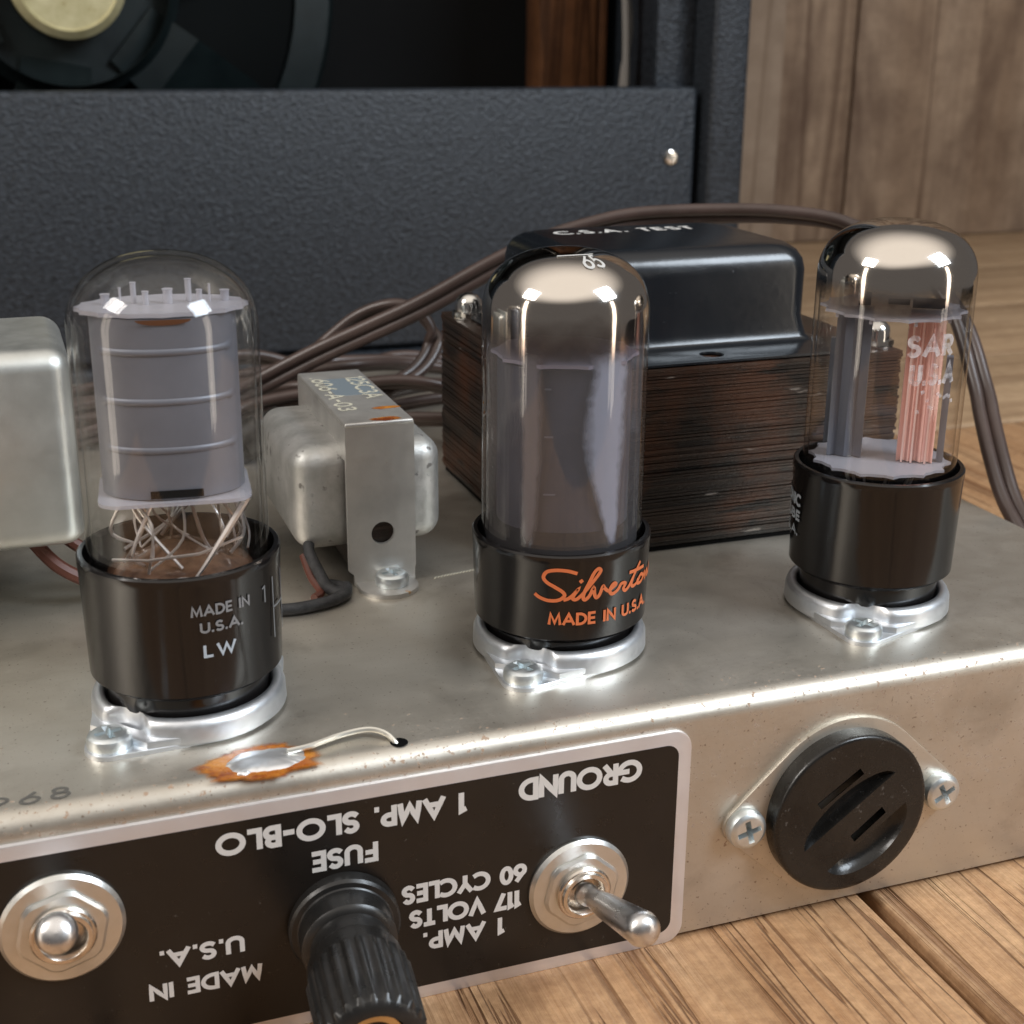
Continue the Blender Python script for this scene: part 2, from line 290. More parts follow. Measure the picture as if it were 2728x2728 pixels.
# ------------------------------------------------------------------ mesh builder
class MB:
    def __init__(s): s.v = []; s.f = []
    def add(s, V, F, xf=None):
        n = len(s.v)
        for p in V:
            p = Vector(p)
            if xf is not None: p = xf @ p
            s.v.append(p)
        s.f += [tuple(i+n for i in q) for q in F]; return s
    def bm(s, b, xf=None):
        b.verts.index_update(); V = [v.co.copy() for v in b.verts]; F = [[v.index for v in f.verts] for f in b.faces]; b.free(); return s.add(V, F, xf)
    def box(s, x0, x1, y0, y1, z0, z1, bev=0.0, seg=2, xf=None):
        b = bmesh.new(); bmesh.ops.create_cube(b, size=1)
        for v in b.verts: v.co = ((x0+x1)/2+v.co.x*(x1-x0), (y0+y1)/2+v.co.y*(y1-y0), (z0+z1)/2+v.co.z*(z1-z0))
        if bev: bmesh.ops.bevel(b, geom=list(b.edges), offset=bev, segments=seg, profile=0.5, affect='EDGES')
        return s.bm(b, xf)
    def lathe(s, prof, n=64, rf=None, xf=None, cap0=True, cap1=True):
        V = []; F = []
        for (r, z) in prof:
            for k in range(n):
                t = 2*pi*k/n; q = r*(rf(t, r, z) if rf else 1.0); V.append((q*math.cos(t), q*math.sin(t), z))
        m = len(prof)
        for i in range(m-1):
            for k in range(n): F.append((i*n+k, i*n+(k+1) % n, (i+1)*n+(k+1) % n, (i+1)*n+k))
        if cap0: F.append(tuple(range(n-1, -1, -1)))
        if cap1: F.append(tuple((m-1)*n+k for k in range(n)))
        return s.add(V, F, xf)
    def tube(s, path, r, n=8, caps=True, xf=None, taper=None):
        P = [Vector(p) for p in path]; V = []; F = []; N = None
        for i, p in enumerate(P):
            t = (P[min(i+1, len(P)-1)]-P[max(i-1, 0)]).normalized()
            if N is None:
                a = Vector((0, 0, 1)) if abs(t.z) < 0.9 else Vector((1, 0, 0)); N = (a-t*a.dot(t)).normalized()
            else: N = (N-t*N.dot(t)).normalized()
            B = t.cross(N); q = r*(taper(i/(len(P)-1)) if taper else 1)
            for k in range(n): a = 2*pi*k/n; V.append(p+N*(q*math.cos(a))+B*(q*math.sin(a)))
        for i in range(len(P)-1):
            for k in range(n): F.append((i*n+k, i*n+(k+1) % n, (i+1)*n+(k+1) % n, (i+1)*n+k))
        if caps: F += [tuple(range(n-1, -1, -1)), tuple((len(P)-1)*n+k for k in range(n))]
        return s.add(V, F, xf)
    def prism(s, outer, z0, z1, holes=(), bev=0.0, xf=None):
        b = bmesh.new(); loops = []
        for lp in [outer]+list(holes):
            vs = [b.verts.new((x, y, z0)) for x, y in lp]; loops.append([b.edges.new((vs[i], vs[(i+1) % len(vs)])) for i in range(len(vs))])
        if holes: bmesh.ops.triangle_fill(b, edges=[e for l in loops for e in l], use_beauty=True)
        else: b.faces.new([e.verts[0] for e in loops[0]] if False else list(b.verts))
        fs = list(b.faces); r = bmesh.ops.extrude_face_region(b, geom=fs)
        top = [g for g in r['geom'] if isinstance(g, bmesh.types.BMVert)]
        for v in top: v.co.z = z1
        if bev:
            tf = [f for f in b.faces if all(abs(v.co.z-z1) < 1e-6 for v in f.verts)]
            es = {e for f in tf for e in f.edges if len([q for q in e.link_faces if q in tf]) == 1}
            bmesh.ops.bevel(b, geom=list(es), offset=bev, segments=2, profile=0.6, affect='EDGES')
        return s.bm(b, xf)
    def obj(s, name, mat, parent=None, loc=None, smooth=38, label=None, kind=None):
        me = bpy.data.meshes.new(name); me.from_pydata([p*S for p in s.v], [], s.f)
        b = bmesh.new(); b.from_mesh(me); bmesh.ops.remove_doubles(b, verts=b.verts, dist=1e-7); bmesh.ops.recalc_face_normals(b, faces=b.faces); b.to_mesh(me); b.free()
        me.polygons.foreach_set('use_smooth', [True]*len(me.polygons)); me.set_sharp_from_angle(angle=rad(smooth)); me.materials.append(MAT[mat] if isinstance(mat, str) else mat)
        o = bpy.data.objects.new(name, me); COL.objects.link(o)
        if parent: o.parent = parent
        if loc: o.location = Vector(loc)*S
        if label: o['label'] = label
        if kind: o['kind'] = kind
        return o
def thing(name, label, cat, loc=(0, 0, 0), rz=0.0, group=None, rot=None):
    o = bpy.data.objects.new(name, None); o.empty_display_size = 0.01; COL.objects.link(o); o.location = Vector(loc)*S; o.rotation_euler = rot or (0, 0, rz)
    o['label'] = label; o['category'] = cat
    if group: o['group'] = group
    return o
def copy_tree(o, parent=None):
    c = o.copy(); COL.objects.link(c); c.parent = parent
    for ch in [q for q in bpy.data.objects if q.parent == o]: copy_tree(ch, c)
    return c
RX = Matrix.Rotation(pi/2, 4, 'X')           # local +z -> world -y (things standing out of the front face)
def T(x, y, z): return Matrix.Translation((x, y, z))
def circle(cx, cy, r, n=32, a0=0.0): return [(cx+r*math.cos(a0+2*pi*k/n), cy+r*math.sin(a0+2*pi*k/n)) for k in range(n)]
def rrect(x0, x1, y0, y1, r, n=6):
    P = []
    for cx, cy, a in ((x1-r, y1-r, 0), (x0+r, y1-r, pi/2), (x0+r, y0+r, pi), (x1-r, y0+r, 1.5*pi)):
        P += [(cx+r*math.cos(a+pi/2*k/n), cy+r*math.sin(a+pi/2*k/n)) for k in range(n+1)]
    return P
def hull(pts):
    pts = sorted(set(pts)); 
    def half(p):
        h = []
        for q in p:
            while len(h) > 1 and (h[-1][0]-h[-2][0])*(q[1]-h[-2][1])-(h[-1][1]-h[-2][1])*(q[0]-h[-2][0]) <= 1e-9: h.pop()
            h.append(q)
        return h[:-1]
    return half(pts)+half(pts[::-1])
def smooth(P, k=8):
    P = [Vector(p) for p in P]; out = []
    for i in range(len(P)-1):
        a, b, c, d = P[max(i-1, 0)], P[i], P[i+1], P[min(i+2, len(P)-1)]
        for j in range(k):
            t = j/k; out.append(0.5*((2*b)+(c-a)*t+(2*a-5*b+4*c-d)*t*t+(3*b-a-3*c+d)*t**3))
    return out+[P[-1]]

# ------------------------------------------------------------------ stroke lettering
def arc(cx, cy, rx, ry, a0, a1, n=14): return [(cx+rx*math.cos(rad(a0+(a1-a0)*i/n)), cy+ry*math.sin(rad(a0+(a1-a0)*i/n))) for i in range(n+1)]
G = {
 'A': (0.80, [[(0, 0), (0.40, 1), (0.80, 0)], [(0.16, 0.32), (0.64, 0.32)]]),
 'B': (0.52, [[(0.26, 0.54), (0, 0.54), (0, 1), (0.24, 1)]+arc(0.24, 0.77, 0.21, 0.23, 90, -90), [(0, 0.54), (0, 0), (0.26, 0)]+arc(0.26, 0.27, 0.26, 0.27, -90, 90)]),
 'C': (0.78, [arc(0.52, 0.5, 0.52, 0.5, 55, 305, 22)]),
 'D': (0.68, [[(0, 0), (0, 1), (0.18, 1)]+arc(0.18, 0.5, 0.5, 0.5, 90, -90, 18)+[(0, 0)]]),
 'E': (0.46, [[(0.46, 1), (0, 1), (0, 0), (0.46, 0)], [(0, 0.5), (0.42, 0.5)]]),
 'F': (0.44, [[(0.44, 1), (0, 1), (0, 0)], [(0, 0.5), (0.40, 0.5)]]),
 'G': (0.92, [arc(0.5, 0.5, 0.5, 0.5, 50, 360, 26)+[(0.58, 0.5)]]),
 'H': (0.62, [[(0, 0), (0, 1)], [(0.62, 0), (0.62, 1)], [(0, 0.5), (0.62, 0.5)]]),
 'I': (0.02, [[(0, 0), (0, 1)]]),
 'L': (0.42, [[(0, 1), (0, 0), (0.42, 0)]]),
 'M': (0.84, [[(0, 0), (0.10, 1), (0.42, 0.12), (0.74, 1), (0.84, 0)]]),
 'N': (0.68, [[(0, 0), (0, 1), (0.68, 0), (0.68, 1)]]),
 'O': (1.00, [arc(0.5, 0.5, 0.5, 0.5, 90, 450, 28)]),
 'P': (0.48, [[(0, 0), (0, 1), (0.22, 1)]+arc(0.22, 0.73, 0.26, 0.27, 90, -90)+[(0, 0.46)]]),
 'R': (0.52, [[(0, 0), (0, 1), (0.22, 1)]+arc(0.22, 0.74, 0.26, 0.26, 90, -90)+[(0, 0.48)], [(0.20, 0.48), (0.52, 0)]]),
 'S': (0.52, [arc(0.26, 0.75, 0.23, 0.25, 35, 270, 14)+arc(0.26, 0.25, 0.26, 0.25, 90, -145, 16)[1:]]),
 'T': (0.52, [[(0, 1), (0.52, 1)], [(0.26, 1), (0.26, 0)]]),
 'U': (0.60, [[(0, 1), (0, 0.3)]+arc(0.30, 0.30, 0.30, 0.30, 180, 360, 14)[1:]+[(0.60, 1)]]),
 'V': (0.74, [[(0, 1), (0.37, 0), (0.74, 1)]]),
 'W': (1.05, [[(0, 1), (0.27, 0), (0.525, 0.9), (0.78, 0), (1.05, 1)]]),
 'Y': (0.68, [[(0, 1), (0.34, 0.48), (0.68, 1)], [(0.34, 0.48), (0.34, 0)]]),
 '0': (0.56, [arc(0.28, 0.5, 0.28, 0.5, 90, 450, 26)]),
 '1': (0.16, [[(0, 0.92), (0.16, 1), (0.16, 0)]]),
 '2': (0.50, [arc(0.25, 0.74, 0.25, 0.26, 170, -30, 12)+[(0, 0), (0.5, 0)]]),
 '3': (0.50, [arc(0.24, 0.76, 0.22, 0.24, 150, -90, 12), arc(0.24, 0.27, 0.26, 0.27, 90, -150, 12)]),
 '5': (0.50, [[(0.46, 1), (0.10, 1), (0.05, 0.56)]+arc(0.22, 0.32, 0.27, 0.31, 110, -140, 14)]),
 '6': (0.56, [[(0.46, 1), (0.06, 0.46)]+arc(0.28, 0.30, 0.28, 0.30, 150, 510, 22)]),
 '7': (0.52, [[(0, 1), (0.52, 1), (0.14, 0)]]),
 '8': (0.52, [arc(0.26, 0.76, 0.21, 0.24, 90, 450, 20), arc(0.26, 0.27, 0.26, 0.27, 90, 450, 20)]),
 '9': (0.56, [[(0.10, 0), (0.50, 0.54)]+arc(0.28, 0.70, 0.28, 0.30, -30, 330, 22)]),
 '-': (0.34, [[(0, 0.42), (0.34, 0.42)]]),
 '.': (0.04, [[(-0.02, 0.03), (0.05, 0.03)]]),
 ' ': (0.30, []),
}
def text_lines(txt, width, h, gap=0.27):
    x = 0.0; out = []
    for ch in txt:
        wd, st = G[ch]
        for s_ in st: out.append([(x+a, b) for a, b in s_])
        x += wd+gap
    k = width/(x-gap)
    return [[(a*k, b*h) for a, b in s_] for s_ in out]
def strokes(mb, lines, hw, mapf, lift0=0.004):
    for k, L in enumerate(lines):
        L = [Vector((a, b)) for a, b in L]; D = [L[0]]
        for p in L[1:]:
            if (p-D[-1]).length > 1e-5: D.append(p)
        # subdivide long runs so that they follow curved surfaces
        Q = [D[0]]
        for p in D[1:]:
            n = max(1, int((p-Q[-1]).length/0.12)); a = Q[-1].copy()
            for j in range(1, n+1): Q.append(a+(p-a)*(j/n))
        if len(Q) < 2: continue
        closed = (Q[0]-Q[-1]).length < 1e-4
        if closed: Q = Q[:-1]
        m = len(Q); V = []; F = []; lift = lift0+0.0012*(k % 4)
        for i in range(m):
            a = Q[(i-1) % m] if closed or i > 0 else Q[i]; c = Q[(i+1) % m] if closed or i < m-1 else Q[i]
            d1 = (Q[i]-a).normalized() if (Q[i]-a).length > 0 else (c-Q[i]).normalized(); d2 = (c-Q[i]).normalized() if (c-Q[i]).length > 0 else d1
            t = d1+d2; t = t.normalized() if t.length > 1e-4 else d1; nrm = Vector((-t.y, t.x)); cs = max(0.5, abs(nrm.dot(Vector((-d1.y, d1.x))))); w_ = hw/cs
            p = Q[i]
            if not closed and i == 0: p = p-d2*hw*0.55
            if not closed and i == m-1: p = p+d1*hw*0.55
            for q in (p+nrm*w_, p-nrm*w_): V.append(mapf(q.x, q.y, lift+0.0011*i/m))
        for i in range(m if closed else m-1): j = (i+1) % m; F.append((2*i, 2*i+1, 2*j+1, 2*j))
        mb.add(V, F)
    return mb
def on_cyl(R, a0_deg, z0):
    def f(u, v, l): a = rad(a0_deg)+u/R; return ((R+l)*math.cos(a), (R+l)*math.sin(a), z0+v)
    return f

# ------------------------------------------------------------------ shared small parts
def cross_outline(L, wd): return [(wd, wd), (wd, L), (-wd, L), (-wd, wd), (-L, wd), (-L, -wd), (-wd, -wd), (-wd, -L), (wd, -L), (wd, -wd), (L, -wd), (L, wd)]
def screw_head(parent, loc, R, h, xf, name='screw', ang=0.4, mat='zinc'):
    """pan head with a real cross recess; xf turns local +z outwards"""
    M = T(*loc) @ xf @ Matrix.Rotation(ang, 4, 'Z'); b = MB()
    b.lathe([(R*0.97, 0), (R, h*0.2), (R, h*0.55), (R*0.94, h*0.8), (R*0.80, h*0.96), (R*0.72, h)], 40, xf=M, cap1=False)
    cr = cross_outline(R*0.62, R*0.14); bmm = bmesh.new()
    o = [bmm.verts.new((x, y, h)) for x, y in circle(0, 0, R*0.72, 40)]; i = [bmm.verts.new((x, y, h)) for x, y in cr]
    es = [bmm.edges.new((q[k], q[(k+1) % len(q)])) for q in (o, i) for k in range(len(q))]
    bmesh.ops.triangle_fill(bmm, edges=es, use_beauty=True)
    lo = [bmm.verts.new((x*0.55, y*0.55, h-R*0.6)) for x, y in cr]
    for k in range(12): bmm.faces.new((i[k], i[(k+1) % 12], lo[(k+1) % 12], lo[k]))
    bmm.faces.new(lo); b.bm(bmm, M)
    return b.obj(name, mat, parent, smooth=30)

# ================================================================== THE PLACE
YF = -6.43; ZT = -4.75; XR = 11.75; YB = 20.5
# ---- floor: pine planks running away from the camera, then planks crosswise
floor = thing('floor', 'pale pine plank floor under the chassis and cabinet', 'floor'); floor['kind'] = 'structure'; del floor['category']
edges = [-38.0, -24.3, -9.9, 4.27, 18.4, 32.0, 46.0]
for i in range(len(edges)-1):
    b = MB(); b.box(edges[i]+0.12, edges[i+1]-0.12, -30, 21.3, ZT-2.2, ZT, 0.13, 3); b.obj('plank', 'pine', floor)
yy = [21.55, 32.5, 44.0, 56.0, 70.5]
for i in range(len(yy)-1):
    b = MB(); b.box(-45, 94, yy[i]+0.1, yy[i+1]-0.1, ZT-2.2, ZT-0.02, 0.12, 3); b.obj('plank', 'pinefar', floor)
b = MB(); b.box(-46, 94.5, -31, 71, ZT-2.6, ZT-2.25); b.obj('underlay', 'dark', floor)

# ---- board walls
wall = thing('board_wall', 'weathered brown vertical board wall behind the black cabinet', 'wall', (0, 69.6, ZT))
bx = [(-34, -20, 0), (-20, -7, .3), (-7, 6, 0), (6, 19, .2), (19, 32.3, 0), (32.3, 45.1, 0.9), (45.1, 51.6, 0.0), (51.6, 74.0, 0.12), (74.0, 92.0, 0.0)]
for i, (a, c, pr) in enumerate(bx):
    b = MB(); b.box(a+0.06, c-0.06, -0.3-pr, 2, 0.05, 62, 0.12, 2); b.obj('board', 'barnpale' if i == 5 else 'barn', wall)
# ---- cabinet
cab = thing('amplifier_cabinet', 'open backed black leatherette speaker cabinet standing behind the chassis', 'speaker cabinet', (0, 38.5, ZT), rz=rad(-1.2))
b = MB(); b.box(-30, 22.6, 0.0, 1.3, 1.2, 12.95, 0.22, 3); rail = b.obj('back_panel', 'tolex', cab)
b = MB(); b.box(23.0, 24.95, -0.7, 22, 0, 46, 0.3, 3); b.obj('side_panel', 'tolex', cab)
b = MB(); b.box(-32.6, -30.4, -0.7, 22, 0, 46, 0.3, 3); b.obj('side_panel', 'tolex', cab)
b = MB(); b.box(-30.4, 23.0, -0.4, 22, 0.0, 1.0, 0.2, 3); b.obj('bottom_panel', 'tolex', cab)
b = MB(); b.box(-30.4, 23.0, -0.7, 22, 44, 46, 0.2, 3); b.obj('top_panel', 'tolex', cab)
b = MB(); b.box(-30.4, 23.0, 18.5, 19.8, 1.0, 44); b.obj('baffle', 'baffle', cab)
b = MB(); b.box(20.95, 22.98, 1.35, 1.85, 1.0, 44, 0.12, 2); b.obj('corner_cleat', 'tolex', cab)
b = MB(); b.box(18.3, 21.6, 10.6, 13.0, 1.0, 44, 0.2, 2); b.obj('wooden_brace', 'brownwood', cab)
b = MB(); b.box(21.65, 22.3, 10.8, 13.4, 1.0, 44, 0.2, 2); b.obj('wooden_brace', 'brownwood', cab)
screw_head(cab, (21.3, 0.0, 9.68), 0.36, 0.16, RX, 'screw', 0.3, 'acorn')

spk = thing('loudspeaker', 'dark green loudspeaker with yellow magnet pot inside the cabinet', 'loudspeaker', (-5.9, 38.5, 12.75))
SB = T(0, 0, 0) @ RX      # local z points back towards the viewer
b = MB(); b.lathe([(2.55, -5.4), (2.55, -8.0), (2.2, -8.3), (2.1, -8.15), (0.0001, -8.1)], 64, xf=T(0, 0, 0) @ Matrix.Rotation(-pi/2, 4, 'X') @ T(0, 0, 13.0), cap0=False); b.obj('magnet_pot', 'yellowzinc', spk)
LZ = Matrix.Rotation(-pi/2, 4, 'X')   # local z -> +y
b = MB(); b.lathe([(4.6, 6.0), (4.6, 6.6), (5.2, 7.4), (2.6, 7.4), (2.6, 6.0)], 64, xf=LZ, cap0=False, cap1=False); b.obj('magnet_yoke', 'basket', spk)
b = MB(); b.lathe([(3.2, 8.6), (7.5, 10.5), (12.4, 15.2), (12.6, 16.5)], 64, xf=LZ, cap1=False); b.obj('paper_cone', 'cone', spk)
b = MB(); b.lathe([(12.0, 15.3), (12.2, 14.6), (14.1, 15.0), (14.4, 15.4), (14.4, 16.8), (12.0, 16.8)], 72, xf=LZ, cap0=False, cap1=False); b.obj('rim', 'basket', spk)
for a in (-100, -40, 20, 80, 140, 200):
    pth = [(3.6, 7.2), (6.2, 7.7), (9.6, 10.2), (12.4, 14.4), (13.4, 15.0)]; b = MB(); V = []; F = []
    for (r, d) in pth:
        wdt = 1.1+r*0.12
        for sg, th in ((-1, -0.22), (1, -0.22), (1, 0.25), (-1, 0.25)): V.append((r, d+th, sg*wdt))
    for i in range(len(pth)-1):
        for k in range(4): F.append((4*i+k, 4*i+(k+1) % 4, 4*i+4+(k+1) % 4, 4*i+4+k))
    F += [(0, 1, 2, 3), tuple(range(len(V)-4, len(V)))]
    b.add(V, F, Matrix.Rotation(rad(-a), 4, 'Y')); b.obj('basket_arm', 'basket', spk, smooth=25)
for a in (-36, 24):
    x, z = 13.2*math.cos(rad(a)), 13.2*math.sin(rad(a)); b = MB(); b.lathe([(0.45, 0), (0.45, 0.4), (0.3, 0.55)], 12, xf=T(x, 14.9, z) @ RX); b.lathe([(0.22, 0.5), (0.22, 1.1)], 10, xf=T(x, 14.9, z) @ RX); b.obj('bolt', 'nickel', spk)
t = thing('terminal_clip', 'bright metal wire terminal hanging inside the cabinet opening', 'terminal', (13.2, 44.0, 12.5))
b = MB(); b.lathe([(0.5, 0), (0.62, 0.3), (0.5, 0.62), (0.2, 0.7)], 16, xf=Matrix.Rotation(rad(25), 4, 'Y')); b.tube([(0.2, 0, 0.5), (0.7, 0, 1.0), (1.4, 0.1, 2.0), (1.6, 0.2, 6.0), (1.5, 0.3, 26)], 0.13, 8); b.obj('clip', 'acorn', t)
t = thing('speaker_lead', 'grey twin speaker lead hanging down inside the cabinet right side', 'wire', (21.95, 45.4, 12.0))
b = MB(); pp = smooth([(-0.1, 0, 26), (-0.25, 0, 8), (-0.1, 0, 2), (0.1, 0, -1.5), (0.15, 0, -5), (0.2, 0.3, -14)], 8); b.tube(pp, 0.2, 8); b.tube([Vector(p)+Vector((0.12+0.22*math.sin(i*0.35), 0.25, 0)) for i, p in enumerate(pp)], 0.17, 8); b.obj('strand', 'greywire', t)

# ---- amplifier chassis: folded steel box
chs = thing('amplifier_chassis', 'steel amplifier chassis with black name plate and upside down white lettering', 'amplifier chassis')
b = MB(); rb = 0.36; pr = []
ZC = -4.66
outer = [(YF+0.08, ZC)]+[(YF+0.08+rb-rb*math.cos(rad(a)), -rb+rb*math.sin(rad(a))) for a in range(0, 91, 10)]+[(YB, 0.0), (YB, ZC)]
inner = [(YB-0.15, ZC), (YB-0.15, -0.15), (YF+0.08+rb, -0.15), (YF+0.25, -rb), (YF+0.25, ZC)]
sec = outer+inner; n = len(sec); V = [(x, y, z) for x in (-34, XR) for y, z in sec]; F = [(i, (i+1) % n, n+(i+1) % n, n+i) for i in range(n)]
F += [tuple(range(n)), tuple(range(2*n-1, n-1, -1))]; b.add(V, F)
b.box(XR-0.14, XR-0.004, YF+0.27, YB-0.17, ZC, -0.153)
b.obj('shell', 'chassis', chs, smooth=30)
# name plate
yP = YF
def plate_xf(): return Matrix(((1, 0, 0, 0), (0, 0, -1, YF+0.078), (0, 1, 0, 0), (0, 0, 0, 1)))     # local (x, z, out)
npl = MB().prism(rrect(-33, 0.23, -4.75, -0.42, 0.36, 8), 0.0, 0.075, bev=0.03, xf=plate_xf()).obj('name_plate', 'border', chs, smooth=30)
MB().prism(rrect(-32.8, -0.02, -4.50, -0.67, 0.24, 8), 0.0762, 0.0795, xf=plate_xf()).obj('black_field', 'label', npl)
def plate_text(txt, xr, xl, zm, h, hw=0.036):
    hw *= 1.2; lines = text_lines(txt, (xr-xl)-2*hw, h-2*hw)
    f = lambda u, v, l: (xr-hw-u, YF-0.0015-l, zm+h/2-hw-v)
    b = MB(); strokes(b, lines, hw, f, 0.003); b.obj('lettering', 'ink', npl, smooth=20)
plate_text('1 AMP. SLO-BLO', -3.90, -8.05, -1.05, 0.41, 0.040)
plate_text('GROUND', -0.72, -3.00, -1.03, 0.44, 0.042)
plate_text('FUSE', -5.44, -6.56, -1.66, 0.39, 0.037)
plate_text('60 CYCLES', -2.83, -5.06, -2.63, 0.37, 0.036)
plate_text('117 VOLTS', -2.92, -4.94, -3.13, 0.36, 0.036)
plate_text('1 AMP.', -3.22, -4.71, -3.61, 0.36, 0.034)
plate_text('U.S.A.', -7.69, -9.04, -2.91, 0.34, 0.033)
plate_text('MADE IN', -7.43, -9.24, -3.50, 0.32, 0.030)
# stamped date on the top
b = MB(); st = text_lines('968', 1.15, 0.30, 0.42)
strokes(b, st, 0.032, lambda u, v, l: (-11.28+u+0.02*math.sin(9*v), -6.02+u*0.03+v, 0.002+l), 0.003); b.obj('stamped_number', 'stampink', chs)
# scratches row near the choke
b = MB()
for i in range(17):
    x = -2.25+i*0.075; b.tube([(x, 0.74+0.014*i, 0.004), (x+0.05, 0.80+0.014*i, 0.008)], 0.012, 5)
b.obj('punch_marks', 'emboss', chs)
# solder joint with burnt flux and a tinned wire into a hole
def blob(cx, cy, rx, ry, h, seed, n=96, rough=0.14):
    V = []; F = []; R = 9
    for i in range(R+1):
        t = i/R
        for k in range(n):
            a = 2*pi*k/n; c_, s_ = math.cos(a), math.sin(a)
            w_ = 1+rough*(1.5*mnoise.noise(Vector((c_*1.5+seed, s_*1.5, seed)))+0.8*mnoise.noise(Vector((c_*4+seed, s_*4, 3)))+0.5*mnoise.noise(Vector((c_*9+seed, s_*9, 7)))); q = 1-t
            V.append((cx+rx*w_*q*c_, cy+ry*w_*q*s_, 0.001+h*(max(0, 1-q*q))**0.6*(1+0.25*mnoise.noise(Vector((1.8*q*c_+seed, 1.8*q*s_, 5))))))
    for i in range(R):
        for k in range(n): F.append((i*n+k, i*n+(k+1) % n, (i+1)*n+(k+1) % n, (i+1)*n+k))
    return V, F
def stain(parent, name, mat, *args, xf=None, **kw):
    V, F = blob(*args, **kw); m_ = MB(); n = len(V)//10; V = V[:9*n]; F = [f for f in F if max(f) < 9*n]; F.append(tuple(8*n+k for k in range(n))); m_.add(V, F, xf)
    o = m_.obj(name, mat, parent, smooth=180); soft_attr(o, [min(1.0, i/4) for i in range(9) for k in range(n)]); return o
fl = stain(chs, 'flux_stain', 'flux', -7.20, -5.90, 1.12, 0.62, 0.010, 2.3, rough=0.16)
MB().add(*blob(-7.10, -5.88, 0.66, 0.37, 0.085, 7.7, rough=0.09)).obj('solder_blob', 'solder', fl, smooth=180)
MB().add(*blob(-7.50, -6.18, 0.12, 0.06, 0.05, 3.7, rough=0.16)).obj('solder_drop', 'solder', fl, smooth=180)
wp = smooth([(-6.75, -5.86, 0.10), (-6.35, -5.80, 0.10), (-5.8, -5.62, 0.11), (-5.35, -5.62, 0.13), (-5.1, -5.80, 0.10), (-4.98, -5.98, -0.02), (-4.95, -6.0, -0.2)], 8)
MB().tube(wp, 0.048, 8).obj('tinned_wire', 'tinwire', fl)
MB().lathe([(0.15, 0.0), (0.14, 0.006)], 20, xf=T(-4.93, -5.98, 0.0015)).obj('wire_hole', 'dark', chs)

# ------------------------------------------------------------------ tube sockets
EAR = 1.92
def make_socket():
    t = thing('tube_socket', '', 'tube socket', group='bright metal tube sockets on the chassis')
    pts = circle(0, 0, 1.56, 48)+circle(0, -EAR, 0.40, 24)+circle(0, EAR, 0.40, 24)
    h = hull([(round(x, 5), round(y, 5)) for x, y in pts]); MB().prism(h, 0.002, 0.085, bev=0.03).obj('flange', 'alu', t, smooth=30)
    def pinch(a, r, z):
        d = min(abs((a-1.5*pi+pi) % (2*pi)-pi), abs((a-0.5*pi+pi) % (2*pi)-pi)); return 1-0.155*math.exp(-(d/0.24)**4)*min(1, max(0, (r-1.3)/0.3))
    pr = [(1.39, 0.07), (1.40, 0.40), (1.44, 0.46), (1.52, 0.47), (1.59, 0.42), (1.63, 0.33), (1.64, 0.07)]
    MB().lathe(pr, 128, rf=pinch, cap0=False, cap1=False).obj('raised_ring', 'alu', t, smooth=50)
    # lower shoulder beside the ears
    V = []
    sh = hull([(x, y) for x, y in circle(0, 0, 1.60, 64) if abs(y) > 0.35]+[(0.62, -1.72), (-0.62, -1.72), (0.62, 1.72), (-0.62, 1.72)])
    hole = circle(0, 0, 1.45, 48)
    MB().prism(sh, 0.084, 0.20, holes=[hole], bev=0.022).obj('shoulder', 'alu', t, smooth=30)
    MB().lathe([(1.36, 0.05), (1.36, 0.2), (0.2, 0.2)], 48).obj('insulator', 'bake', t)
    for sg in (-1, 1): screw_head(t, (0, sg*EAR, 0.086), 0.36, 0.24, Matrix.Identity(4), 'screw', 0.5*sg)
    return t
TUBES = [(-7.94, -3.45), (-0.97, -3.13), (5.71, -3.31)]
sk = make_socket(); socks = [sk, copy_tree(sk), copy_tree(sk)]
for o, (x, y), (sx, sy), l in zip(socks, TUBES, ((-9.38, -4.68), (-2.28, -4.62), (4.72, -4.75)),
        ('bright tube socket under the clear glass tube with the ribbed grey plate', 'bright tube socket under the smoked glass tube with the orange lettering', 'bright tube socket under the right hand tube with the copper coloured plate')):
    o.location = Vector((x, y, 0))*S; o.rotation_euler = (0, 0, math.atan2(sy-y, sx-x)+pi/2); o['label'] = l

# ------------------------------------------------------------------ vacuum tubes
def dome_profile(R, z0, ztop, sh, n=14, ex=2.25, rmin=0.0):
    P = [(R, z0), (R, (z0+ztop-sh)/2), (R, ztop-sh)]
    for i in range(1, n+1):
        a = pi/2*i/n; P.append((max(R*abs(math.cos(a))**(2/ex), 0.001), ztop-sh+sh*abs(math.sin(a))**(2/ex)))
    return P
def tube_base(t, zlow, zrim, Rl=1.60, Rr=1.655, groove=False):
    b = MB(); pr = [(1.34, 0.20), (1.37, zlow-0.06), (Rl-0.12, zlow), (Rl, zlow+0.10)]
    pr += [(Rr-0.008, zrim-0.16), (Rr, zrim-0.14), (Rr, zrim-0.03), (Rr-0.03, zrim), (Rr-0.10, zrim), (Rr-0.12, zrim-0.05), (Rr-0.13, zrim-0.55), (0.6, zrim-0.6)]
    b.lathe(pr, 96); return b.obj('base', 'bake', t, smooth=35)
def glass(t, mat, zr, ztop, sh, ex=2.25, R=1.48, inner=None, zin=None):
    pr = dome_profile(R, zr-0.5, ztop, sh, 18, ex); b = MB(); b.lathe(pr, 96, cap0=False, cap1=False); o = b.obj('glass_envelope', mat, t, smooth=180)
    pr = dome_profile(R-0.085, zr-0.5, ztop-0.085, sh-0.04, 18, ex) if not inner else [(R-0.085, zr-0.5), (R-0.085, zin)]
    b = MB(); b.lathe(pr, 96, cap0=False, cap1=False); b.obj('inner_wall', inner or mat, o, smooth=180); return o
